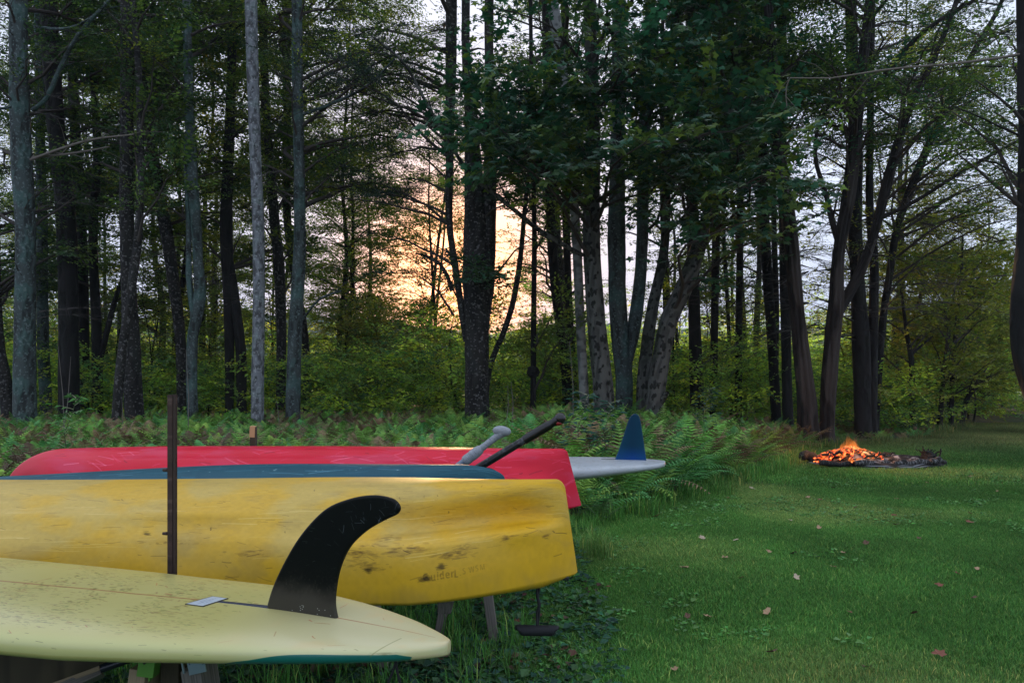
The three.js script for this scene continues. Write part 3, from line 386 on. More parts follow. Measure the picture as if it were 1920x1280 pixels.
{
  const r = RNG(77), at = (px, Z) => (px - CX) / F * Z;
  const gaps = [[-80, 30, 'left of the lichened pine'], [60, 105, 'between the lichened pine and the mossy trunk'], [140, 235, 'between the mossy trunk and the tall brown trunk'], [262, 340, 'between the tall brown trunk and the wavy grey trunk'], [378, 470, 'between the wavy grey trunk and the silver trunk'], [495, 545, 'between the silver trunk and the flecked trunk'], [580, 720, 'in the left part of the glowing gap'], [720, 866, 'in the right part of the glowing gap'], [925, 1090, 'between the stout pine and the maple clump'], [1245, 1300, 'just right of the maple clump'], [1320, 1430, 'among the straight blue-black trunks'], [1570, 1700, 'behind the double trunk by the fire'], [1700, 1800, 'behind the young kinked tree'], [1800, 1960, 'at the right end of the lawn']];
  gaps.forEach(([a, b, where], gi) => {
    const glow = gi === 6 || gi === 7, right = gi >= 11;
    const nS = right ? Math.round((b - a) / 38) : gi === 7 ? 7 : Math.max(2, Math.round((b - a) / (glow ? 20 : 26)));
    const xs = Array.from({ length: nS }, () => rr(r, a, b)).sort((p, q) => p - q), nth = ['first', 'second', 'third', 'fourth', 'fifth', 'sixth', 'seventh', 'eighth'];
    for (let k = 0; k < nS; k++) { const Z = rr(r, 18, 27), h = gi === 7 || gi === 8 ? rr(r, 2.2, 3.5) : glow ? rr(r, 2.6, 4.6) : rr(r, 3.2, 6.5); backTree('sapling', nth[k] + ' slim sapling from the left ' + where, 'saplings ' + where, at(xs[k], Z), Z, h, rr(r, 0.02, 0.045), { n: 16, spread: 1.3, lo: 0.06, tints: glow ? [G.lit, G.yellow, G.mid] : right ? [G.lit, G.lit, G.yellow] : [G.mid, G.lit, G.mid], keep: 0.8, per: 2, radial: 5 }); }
    const nT = right ? Math.max(2, Math.round((b - a) / 44)) : gi === 7 ? 3 : gi === 8 ? 3 : glow ? 5 : Math.max(2, Math.round((b - a) / 26));
    const xt = Array.from({ length: nT }, () => rr(r, a, b)).sort((p, q) => p - q);
    for (let k = 0; k < nT; k++) { const Z = rr(r, 22, 36); backTree('slender_tree', nth[k] + ' far tree from the left ' + where, 'slender trees ' + where, at(xt[k], Z), Z, (gi >= 12 ? rr(r, 5, 8.5) : gi === 11 ? rr(r, 9, 15) : rr(r, 11, 18) * (glow ? 0.9 : 1)), rr(r, 0.07, 0.17), { n: glow ? 38 : 30, spread: glow ? 2.8 : 2.8, lo: 0.2, kind: glow ? 'beech' : Z < 27 ? 'fine' : 'far', tints: right ? [G.lit, G.mid, G.lit, G.yellow] : [G.mid, G.mid, G.lit], keep: right ? 0.42 : gi === 7 ? 0.6 : glow ? 0.8 : 0.55, per: glow || Z < 27 ? 3 : 2, scale: glow || Z < 27 ? 1 : 0.8, bark: k % 2 ? 'brown' : 'dark' }); }
  });
}
// ---------------------------------------------------------------- ground
const inPoly = (x, z, q) => { let c = false; for (let i = 0, j = q.length - 1; i < q.length; j = i++) if ((q[i][1] > z) !== (q[j][1] > z) && x < (q[j][0] - q[i][0]) * (z - q[i][1]) / (q[j][1] - q[i][1]) + q[i][0]) c = !c; return c; };
const soilTex = dataTex(512, 512, (x, y) => { const a = fbm(x * 12, y * 12, 12, 12, 5, 5), b = fbm(x * 60, y * 60, 60, 60, 8, 2), g = sstep(0.45, 0.7, fbm(x * 5, y * 5, 5, 5, 18, 4)); return mix3(mix3([0.022, 0.018, 0.012], [0.085, 0.06, 0.036], a * 0.6 + b * 0.5), [0.03, 0.06, 0.018], g * 0.7); }, true);
const lawnTex = dataTex(512, 512, (x, y) => { const a = fbm(x * 7, y * 7, 7, 7, 25, 5), b = fbm(x * 90, y * 90, 90, 90, 28, 2), w = sstep(0.55, 0.75, fbm(x * 11, y * 11, 11, 11, 33, 4)); let c = mix3([0.014, 0.050, 0.012], [0.040, 0.13, 0.03], a * 0.7 + b * 0.4); return mix3(c, [0.075, 0.068, 0.032], w * 0.5); }, true);
const meadowTex = dataTex(256, 256, (x, y) => { const a = fbm(x * 8, y * 8, 8, 8, 45, 5); return mix3([0.10, 0.16, 0.03], [0.26, 0.30, 0.07], a); }, true);
function sheet(name, outline, y, tex, rep, label, category, holes) {
  const s = new THREE.Shape(outline.map(([x, z]) => new THREE.Vector2(x, z))), g = new THREE.ShapeGeometry(s); g.rotateX(Math.PI / 2); g.translate(0, y, 0);
  const p = g.attributes.position, uv = g.attributes.uv; for (let k = 0; k < p.count; k++) uv.setXY(k, p.getX(k) / rep, p.getZ(k) / rep);
  const n = g.attributes.normal; for (let k = 0; k < n.count; k++) n.setXYZ(k, 0, 1, 0);
  const ix = g.index.array; for (let k = 0; k < ix.length; k += 3) { const q = ix[k]; ix[k] = ix[k + 2]; ix[k + 2] = q; }
  const m = topMesh(name, g, new THREE.MeshStandardMaterial({ map: tex, roughness: 1, side: THREE.DoubleSide, bumpMap: tex, bumpScale: 0.03 }), label, category, 'structure'); return m;
}
sheet('ground', [[-1500, 60], [1500, 60], [1500, -1500], [-1500, -1500]], -0.03, soilTex, 3.5, 'brown leaf-littered forest floor under the ferns and trees', 'ground');
const LAWN = [[-14, 30], [60, 30], [60, -22], [20, -20.6], [12.5, -20], [10.5, -18.2], [8.6, -15.6], [6.4, -14.2], [5.1, -13.4], [4.3, -12.0], [3.3, -10.3], [2.2, -8.9], [1.4, -7.7], [0.6, -6.9], [-1.5, -6.3], [-14, -6.0]];
sheet('lawn', LAWN, -0.008, lawnTex, 4.2, 'mown dark green lawn running from the boats to the campfire', 'lawn');
sheet('meadow', [[-400, -46], [400, -46], [400, -240], [-400, -240]], -0.012, meadowTex, 14, 'pale yellow-green open meadow glimpsed beyond the wood', 'meadow');
{ // wooded ridge beyond the meadow
  const nx = 220, nz = 14, p = [], idx = [], col = [], r = RNG(5);
  for (let j = 0; j <= nz; j++) for (let i = 0; i <= nx; i++) {
    const x = lerp(-620, 620, i / nx), u = j / nz, z = -lerp(240, 520, u), e = 26 + 12 * n3(x * 0.006, 2, 5) + 6 * n3(x * 0.02, 7, 5) + 9 * sstep(-100, 300, x);
    const y = e * Math.sin(Math.min(1, u * 1.25) * Math.PI / 2) + (u > 0.02 ? 2.6 * n3(x * 0.16, z * 0.16, 3) + 1.6 * n3(x * 0.4, z * 0.4, 9) : 0);
    p.push(x, u === 0 ? -1 : Math.max(-1, y), z); const v = 0.6 + 0.5 * n3(x * 0.09, z * 0.09, 12) + 0.2 * r(); col.push(0.045 * v, 0.075 * v, 0.035 * v);
  }
  for (let j = 0; j < nz; j++) for (let i = 0; i < nx; i++) { const a = j * (nx + 1) + i, b = a + nx + 1; idx.push(a, a + 1, b, a + 1, b + 1, b); }
  const g = new THREE.BufferGeometry(); g.setAttribute('position', new THREE.Float32BufferAttribute(p, 3)); g.setAttribute('color', new THREE.Float32BufferAttribute(col, 3)); g.setIndex(idx); g.computeVertexNormals();
  topMesh('hills', g, new THREE.MeshStandardMaterial({ vertexColors: true, roughness: 1, side: THREE.DoubleSide }), 'low wooded ridge seen faintly through the trunks', 'hills', 'structure');
}

// ---------------------------------------------------------------- thicket, ferns, grass: masses nobody would count
function mass(name, geo, mat, list, label, category) { const m = many(name, geo, mat, list, scene); m.name = numbered(name); return tag(m, label, category, null, 'stuff'); }
{
  const r = RNG(901), bins = SPRAY.far.map(() => []), low = SPRAY.beech.map(() => []);
  for (let k = 0; k < 4200; k++) {
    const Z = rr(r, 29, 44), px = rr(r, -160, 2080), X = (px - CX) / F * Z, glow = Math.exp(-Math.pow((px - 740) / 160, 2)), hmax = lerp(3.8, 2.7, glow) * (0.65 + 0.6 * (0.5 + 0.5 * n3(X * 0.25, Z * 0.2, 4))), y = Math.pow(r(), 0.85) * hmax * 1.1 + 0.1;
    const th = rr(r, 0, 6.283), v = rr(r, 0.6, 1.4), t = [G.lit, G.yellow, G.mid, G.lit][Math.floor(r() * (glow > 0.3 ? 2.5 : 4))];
    bins[k % 2].push({ m: basis(new V3(X, y, -Z), new V3(Math.cos(th), rr(r, -0.2, 0.6), Math.sin(th)), new V3(rr(r, -0.5, 0.5), 1, rr(r, -0.5, 0.5)), rr(r, 0.7, 1.2)), c: t.map((q) => q * v * 2.8) });  // backlit glow painted in: thicket tints raised beyond plain leaf colour
  }
  for (let k = 0; k < 13000; k++) {
    const Z = rr(r, 16.5, 28), px = rr(r, -120, 2060), X = (px - CX) / F * Z; if (inPoly(X, -Z, LAWN)) continue;
    const hmax = 2.2 * (0.45 + 0.8 * (0.5 + 0.5 * n3(X * 0.5, Z * 0.5, 14))) * (px > 1500 ? 0.7 + (Z - 16.5) * 0.06 : 1), y = r() * hmax + 0.08, th = rr(r, 0, 6.283), v = rr(r, 0.6, 1.4), t = [G.mid, G.lit, G.mid, G.dark][Math.floor(r() * 4)];
    low[k % 3].push({ m: basis(new V3(X, y, -Z), new V3(Math.cos(th), rr(r, 0, 0.9), Math.sin(th)), new V3(rr(r, -0.5, 0.5), 1, rr(r, -0.5, 0.5)), rr(r, 0.7, 1.2)), c: t.map((q) => q * v * 2.5) });  // undergrowth tints brightened too, light put into the colour
  }
  bins.forEach((l) => mass('thicket', SPRAY.far[0], LEAFLIT, l, 'shrub thicket filling the gaps far behind the trunks, backlight put into its leaf colour', 'thicket'));
  low.forEach((l, k) => mass('undergrowth', SPRAY.beech[k], LEAFLIT, l, 'dense green undergrowth around the feet of the trunks', 'undergrowth'));
}
function frondInto(T, r, L, th, elev, col, droop) {      // one fern frond from the origin
  const d = new V3(Math.cos(th), 0, Math.sin(th)), s = new V3(-d.z, 0, d.x), pt = (t) => d.clone().multiplyScalar(L * t * Math.cos(elev) * (1 + 0.1 * t)).add(new V3(0, L * (t * Math.sin(elev) - droop * t * t), 0));
  const n = 16, TC = [0.7, 0.7, 0.5];
  for (let k = 0; k < 4; k++) T.stick(pt(k / 4), pt((k + 1) / 4), 0.0045 * (1 - k / 5), TC);
  for (let k = 0; k < n; k++) {
    const t = 0.22 + 0.78 * k / n, p = pt(t), f = pt(Math.min(1, t + 0.03)).sub(p).normalize(), w = L * 0.20 * Math.pow(Math.sin(Math.PI * Math.pow(t, 0.85) * 0.92 + 0.16), 0.9) * (1.06 - t * 0.75) * rr(r, 0.85, 1.1), nor = new V3().crossVectors(s, f).normalize(); if (nor.y < 0) nor.negate();
    for (const sg of [1, -1]) {
      const q = s.clone().multiplyScalar(sg * 0.95).addScaledVector(f, 0.42).addScaledVector(nor, -0.18 - 0.2 * r()).normalize(), b = L * 0.0125, v = rr(r, 0.75, 1.25), c = col.map((x) => x * v), e = p.clone().addScaledVector(q, w).addScaledVector(nor, -w * 0.12);
      const m = p.clone().addScaledVector(q, w * 0.5).addScaledVector(nor, w * 0.04);
      T.t(p.clone().addScaledVector(f, -b * 0.6), p.clone().addScaledVector(f, b * 0.7), m.clone().addScaledVector(f, b * 0.55), c); T.t(p.clone().addScaledVector(f, -b * 0.6), m.clone().addScaledVector(f, b * 0.55), m.clone().addScaledVector(f, -b * 0.5), c); T.t(m.clone().addScaledVector(f, -b * 0.5), m.clone().addScaledVector(f, b * 0.55), e, c);
    }
  }
}
function fernPlant(seed, n, L, elev0) { const r = RNG(seed), T = new Tri(); for (let k = 0; k < n; k++) frondInto(T, r, L * rr(r, 0.7, 1.1), k / n * 6.283 + rr(r, -0.4, 0.4), rr(r, elev0 - 0.25, elev0 + 0.3), [1, 1, 1], rr(r, 0.28, 0.62)); return T.build(); }
const FERN = [fernPlant(11, 8, 0.75, 1.05), fernPlant(12, 7, 0.7, 0.9), fernPlant(13, 9, 0.8, 1.15)];
const FERNMAT = leafy([1, 1, 1], 0.3, 0.8);
{
  const r = RNG(333), green = FERN.map(() => []), brown = FERN.map(() => []), FG = [[0.14, 0.36, 0.055], [0.19, 0.37, 0.07], [0.25, 0.41, 0.065], [0.09, 0.30, 0.08]], FB = [[0.20, 0.125, 0.065], [0.24, 0.17, 0.09], [0.13, 0.085, 0.05]];
  const place = (X, Z, sc, browns) => { const th = rr(r, 0, 6.283), v = rr(r, 0.7, 1.3), b = r() < browns, t = b ? FB[Math.floor(r() * 3)] : FG[Math.floor(r() * 4)], k = Math.floor(r() * 3); (b ? brown : green)[k].push({ m: basis(new V3(X, -0.03, -Z), new V3(Math.cos(th), 0, Math.sin(th)), new V3(rr(r, -0.15, 0.15), 1, rr(r, -0.15, 0.15)), sc), c: t.map((q) => q * v) }); };
  for (let k = 0; k < 3600; k++) {
    const Z = rr(r, 5.6, 16.5), X = rr(r, -11.5, 5.6); if (Math.abs(X) > Z * 0.72 + 0.8 || inPoly(X, -Z, LAWN) || inPoly(X + 0.25, -Z + 0.35, LAWN) && r() < 0.4) continue;
    if (X < 0.4 && Z < 6.3) continue;
    if (X > 0.2 && r() < 0.7) { const X2 = X + rr(r, -0.25, 0.25), Z2 = Z + rr(r, -0.25, 0.25); if (!inPoly(X2, -Z2, LAWN)) place(X2, Z2, rr(r, 1.0, 1.55) * lerp(1, 0.66, sstep(2.2, 5, X2)), 0.08); }
    const patch = 0.5 + 0.5 * n3(X * 0.8, Z * 0.8, 21); place(X, Z, rr(r, 1.05, 1.6) * (X > 0.2 ? lerp(1.25, 0.8, sstep(2.2, 5, X)) : 1), clamp(patch * 1.1 - 0.30, 0.05, 0.5));
  }
  for (let k = 0; k < 420; k++) { const Z = rr(r, 14.6, 19.5), X = rr(r, 5.2, 12); if (inPoly(X, -Z, LAWN)) continue; place(X, Z, rr(r, 0.35, 0.6), 0.35); }
  green.forEach((l, k) => l.length && mass('fern_bed', FERN[k], FERNMAT, l, 'waist-high bed of green ferns between the boats and the wood', 'ferns'));
  brown.forEach((l, k) => l.length && mass('withered_fern_bed', FERN[k], FERNMAT, l, 'brown withered fronds mixed through the green fern bed', 'ferns'));
}
function tuft(seed, n, R, h, w, kinds) {
  const r = RNG(seed), T = new Tri();
  for (let k = 0; k < n; k++) {
    const a = rr(r, 0, 6.283), q = R * Math.sqrt(r()), b = new V3(Math.cos(a) * q, 0, Math.sin(a) * q), th = rr(r, 0, 6.283), hh = h * rr(r, 0.5, 1.2), out = hh * rr(r, 0.15, 0.9), d = new V3(Math.cos(th), 0, Math.sin(th)), s = new V3(-d.z, 0, d.x).multiplyScalar(w * rr(r, 0.7, 1.2) / 2);
    const m = b.clone().addScaledVector(d, out * 0.35).add(new V3(0, hh * 0.62, 0)), e = b.clone().addScaledVector(d, out).add(new V3(0, hh * rr(r, 0.75, 1.0), 0)), v = rr(r, 0.55, 1.4), y = r() < 0.07 ? [3.4, 1.7, 2.2] : [rr(r, 0.8, 1.25), 1, rr(r, 0.8, 1.3)], c = y.map((x) => x * v);
    T.t(b.clone().sub(s), b.clone().add(s), m.clone().addScaledVector(s, 0.8), c); T.t(b.clone().sub(s), m.clone().addScaledVector(s, 0.8), m.clone().addScaledVector(s, -0.8), c); T.t(m.clone().addScaledVector(s, -0.8), m.clone().addScaledVector(s, 0.8), e, c);
  }
  return T.build();
}
{
  const r = RNG(515), near = [1, 2, 3, 4].map((s) => tuft(s, 150, 0.15, 0.044, 0.0030)), far = [5, 6].map((s) => tuft(s, 130, 0.26, 0.046, 0.0058)), tall = [7, 8].map((s) => tuft(s, 40, 0.10, 0.22, 0.006));
  const ln = near.map(() => []), lf = far.map(() => []), lt = tall.map(() => []), GR = leafy([1, 1, 1], 0.3, 0.95); GR.specularIntensity = 0.25;
  const col = (X, Z) => { const a = 0.5 + 0.5 * n3(X * 0.7, Z * 0.7, 3), b = 0.5 + 0.5 * n3(X * 0.23, Z * 0.23, 8), v = rr(r, 0.7, 1.25) * (0.6 + 0.8 * a) * (0.8 + 0.4 * (0.5 + 0.5 * n3(X * 2.1, Z * 2.1, 17))); let c = mix3([0.100, 0.275, 0.038], [0.092, 0.265, 0.062], b); c = mix3(c, [0.18, 0.26, 0.07], sstep(0.55, 0.85, a) * 0.7); if (Z > 12) c = mix3(c, [0.17, 0.185, 0.065], sstep(11.5, 15, Z) * 0.75); return c.map((q) => q * v); };
  const put = (l, X, Z, s) => { const th = rr(r, 0, 6.283); l[Math.floor(r() * l.length)].push({ m: basis(new V3(X, -0.012, -Z), new V3(Math.cos(th), 0, Math.sin(th)), UP, s), c: col(X, Z) }); };
  for (let k = 0; k < 30000; k++) { const Z = 2.2 + 6.6 * Math.sqrt(r()), X = rr(r, -2.6, Z * 0.72 + 0.5); if (X < -Z * 0.72 - 0.4 || !inPoly(X, -Z, LAWN)) continue; put(ln, X, Z, rr(r, 0.7, 1.15) * (0.85 + 0.3 * sstep(0.1, 0.7, n3(X * 1.7, Z * 1.7, 31))) * (X < 0.35 && Z > 3 ? 1.25 : 1)); }
  for (let k = 0; k < 26000; k++) { const Z = 8.3 + 12.7 * Math.sqrt(r()), X = rr(r, 0, Z * 0.72 + 0.5); if (!inPoly(X, -Z, LAWN)) continue; put(lf, X, Z, rr(r, 0.8, 1.25)); }
  for (let k = 0; k < 420; k++) { const Z = rr(r, 2.4, 6.6), X = rr(r, -2.2, 0.7); if (X > 0.05 && Z < 5.4 || !inPoly(X, -Z, LAWN)) continue; put(lt, X, Z, rr(r, 0.5, 1.1)); }
  for (let k = 0; k < 260; k++) { const i = 4 + Math.floor(r() * (LAWN.length - 5)), t = r(), X = lerp(LAWN[i][0], LAWN[i + 1][0], t) + rr(r, -0.1, 0.35), Z = -lerp(LAWN[i][1], LAWN[i + 1][1], t) - rr(r, -0.1, 0.4); put(lt, X, Z, rr(r, 0.5, 1.2)); }
  for (const [l, g] of [[ln, near], [lf, far]]) l.forEach((q, k) => q.length && mass('grass', g[k], GR, q, 'short mown grass blades covering the lawn', 'grass'));
  lt.forEach((q, k) => mass('tall_grass', tall[k], GR, q, 'longer uncut grass under the boats and along the ferns', 'grass'));
  // broad-leaved weeds under and in front of the boats
  const W = [1, 2].map((s) => { const q = RNG(s + 60), T = new Tri(); for (let k = 0; k < 12; k++) { const a = rr(q, 0, 6.283), d = new V3(Math.cos(a), rr(q, 0.05, 0.5), Math.sin(a)).normalize(), n = new V3(rr(q, -0.4, 0.4), 1, rr(q, -0.4, 0.4)); n.addScaledVector(d, -n.dot(d)).normalize(); leafSimple(T, new V3(rr(q, -0.07, 0.07), rr(q, 0.015, 0.05), rr(q, -0.07, 0.07)), d, n, rr(q, 0.03, 0.06), rr(q, 0.02, 0.04), [rr(q, 0.7, 1.2), rr(q, 0.8, 1.2), rr(q, 0.8, 1.3)]); } return T.build(); }), wl = [[], []];
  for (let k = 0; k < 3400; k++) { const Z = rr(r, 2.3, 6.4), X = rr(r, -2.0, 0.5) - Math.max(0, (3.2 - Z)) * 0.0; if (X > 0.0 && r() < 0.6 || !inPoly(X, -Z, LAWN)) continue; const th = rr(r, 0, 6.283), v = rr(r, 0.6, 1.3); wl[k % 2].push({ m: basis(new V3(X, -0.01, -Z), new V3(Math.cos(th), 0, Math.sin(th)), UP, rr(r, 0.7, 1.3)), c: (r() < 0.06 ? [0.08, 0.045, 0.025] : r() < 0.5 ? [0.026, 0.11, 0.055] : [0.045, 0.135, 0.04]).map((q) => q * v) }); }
  for (let k = 0; k < 1500; k++) { const Z = 3 + 7 * Math.sqrt(r()), X = rr(r, 0.1, Z * 0.72), a = n3(X * 1.3, Z * 1.3, 44); if (r() > sstep(0.0, 0.5, a) || !inPoly(X, -Z, LAWN)) continue; const th = rr(r, 0, 6.283), v = rr(r, 0.8, 1.4); wl[k % 2].push({ m: basis(new V3(X, -0.005, -Z), new V3(Math.cos(th), 0, Math.sin(th)), UP, rr(r, 0.5, 0.9)), c: [0.10, 0.26, 0.06].map((q) => q * v) }); }
  wl.forEach((q, k) => mass('weeds', W[k], LEAFDIM, q, 'low broad-leaved weeds in the shaded grass below the boats', 'weeds'));
}
// ---------------------------------------------------------------- boats and boards on the rack
function canvasTex(W, H, base, draw) {
  const cv = document.createElement('canvas'); cv.width = W; cv.height = H; const cx = cv.getContext('2d'), im = cx.createImageData(W, H), e = (v) => { v = clamp(v); return Math.round(255 * (v <= 0.0031308 ? v * 12.92 : 1.055 * Math.pow(v, 1 / 2.4) - 0.055)); };
  for (let j = 0; j < H; j++) for (let i = 0; i < W; i++) { const c = base((i + 0.5) / W, (j + 0.5) / H), o = (j * W + i) * 4; im.data[o] = e(c[0]); im.data[o + 1] = e(c[1]); im.data[o + 2] = e(c[2]); im.data[o + 3] = 255; }
  cx.putImageData(im, 0, 0); draw?.(cx, W, H);
  const t = new THREE.CanvasTexture(cv); t.colorSpace = THREE.SRGBColorSpace; t.wrapS = t.wrapT = THREE.ClampToEdgeWrapping; return t;
}
function scratches(cx, r, n, W, H, box, len, col, ang = 0, spread = 0.4) {
  for (let k = 0; k < n; k++) { const x = rr(r, box[0], box[1]) * W, y = rr(r, box[2], box[3]) * H, a = ang + rr(r, -spread, spread), l = len * rr(r, 0.3, 1.3); cx.strokeStyle = col.replace('A', (rr(r, 0.25, 1) * 0.6).toFixed(2)); cx.lineWidth = rr(r, 0.7, 1.9); cx.beginPath(); cx.moveTo(x, y); cx.quadraticCurveTo(x + Math.cos(a) * l / 2 + rr(r, -3, 3), y + Math.sin(a) * l / 2 + rr(r, -3, 3), x + Math.cos(a) * l, y + Math.sin(a) * l); cx.stroke(); }
}
function smudge(cx, r, x, y, rx, ry, n, col) { for (let k = 0; k < n; k++) { const a = rr(r, 0, 6.283), q = Math.sqrt(-Math.log(1 - r() * 0.98)) * 0.6, s = rr(r, 1, 5); cx.fillStyle = col.replace('A', rr(r, 0.03, 0.22).toFixed(2)); cx.beginPath(); cx.ellipse(x + Math.cos(a) * q * rx, y + Math.sin(a) * q * ry, s * rr(r, 0.5, 2.5), s * rr(r, 0.3, 0.9), rr(r, -0.5, 0.5), 0, 6.283); cx.fill(); } }
// an upturned hull: x0..x1 along X, gunwale at yg, keel up; shape functions of u (0 left .. 1 right)
function hullGeo({ x0, xTop, xBot, Zc, yg, H, top, beam, nexp, dent, deck = 0.045, turn = 0 }) {
  const nu = 190, na = 60, p = [], uv = [], idx = [], L = xBot - x0;
  const us = []; for (let i = 0; i <= nu; i++) { const t = i / nu; us.push(0.5 - 0.5 * Math.cos(Math.PI * (0.5 * t + 0.5 * (0.5 - 0.5 * Math.cos(Math.PI * t)))) ); }
  const row = na + 1 + 13;
  us.forEach((u) => {
    const h = H * top(u, L), b = Math.max(0.004, beam(u, L)), n = nexp(u, L);
    for (let j = 0; j <= na; j++) {
      const a = j / na * Math.PI, c = Math.cos(a), s = Math.sin(a), z = b * Math.sign(c) * Math.pow(Math.abs(c), 2 / n[0]), hf = Math.pow(Math.max(0, s), 2 / n[1]), d = (dent ? dent(u, hf, L) : 0) + (dent ? 0.016 * (n3(u * L * 2.6 + Zc * 7, hf * 2.4, 1.5) + 0.5 * n3(u * L * 6, hf * 4 + Zc, 4)) * sstep(0, 0.2, Math.min(u, 1 - u) * L) * Math.sin(Math.PI * clamp(hf)) : 0);
      const X = x0 + (lerp(xBot, xTop, hf) - x0) * u;
      p.push(X, yg + h * hf - d * hf * 0.3, -Zc + (z - Math.sign(c) * Math.min(Math.abs(z) * 0.85, d)) + turn * (X - x0)); uv.push(u, j / na);
    }
    for (let j = 1; j <= 13; j++) { const a = j / 14 * Math.PI, X = x0 + (xBot - x0) * u; p.push(X, yg - deck * Math.sin(a) * Math.min(1, b / 0.12), -Zc - b * Math.cos(a) + turn * (X - x0)); uv.push(u, 0.0); }
  });
  for (let i = 0; i < nu; i++) for (let j = 0; j < row; j++) { const a = i * row + j, a2 = i * row + (j + 1) % row, b = a + row, b2 = a2 + row; idx.push(a, b, a2, a2, b, b2); }
  for (const [i, flip] of [[0, 0], [nu, 1]]) for (let j = 1; j < row - 1; j++) { const q = [i * row, i * row + j, i * row + j + 1]; if (flip) q.reverse(); idx.push(...q); }
  const g = new THREE.BufferGeometry(); g.setAttribute('position', new THREE.Float32BufferAttribute(p, 3)); g.setAttribute('uv', new THREE.Float32BufferAttribute(uv, 2)); g.setIndex(idx); g.computeVertexNormals();
  return g;
}
const round = (d, R) => (d >= R ? 1 : Math.sqrt(Math.max(0, 1 - Math.pow((R - d) / R, 2))));
const swell = (d, L) => Math.sin(clamp(d / L) * Math.PI / 2);
function plasticMat(tex, rough) { return new THREE.MeshPhysicalMaterial({ map: tex, roughness: rough, specularIntensity: 0.55 }); }
function local(g, c) { g.translate(-c.x, -c.y, -c.z); return g; }
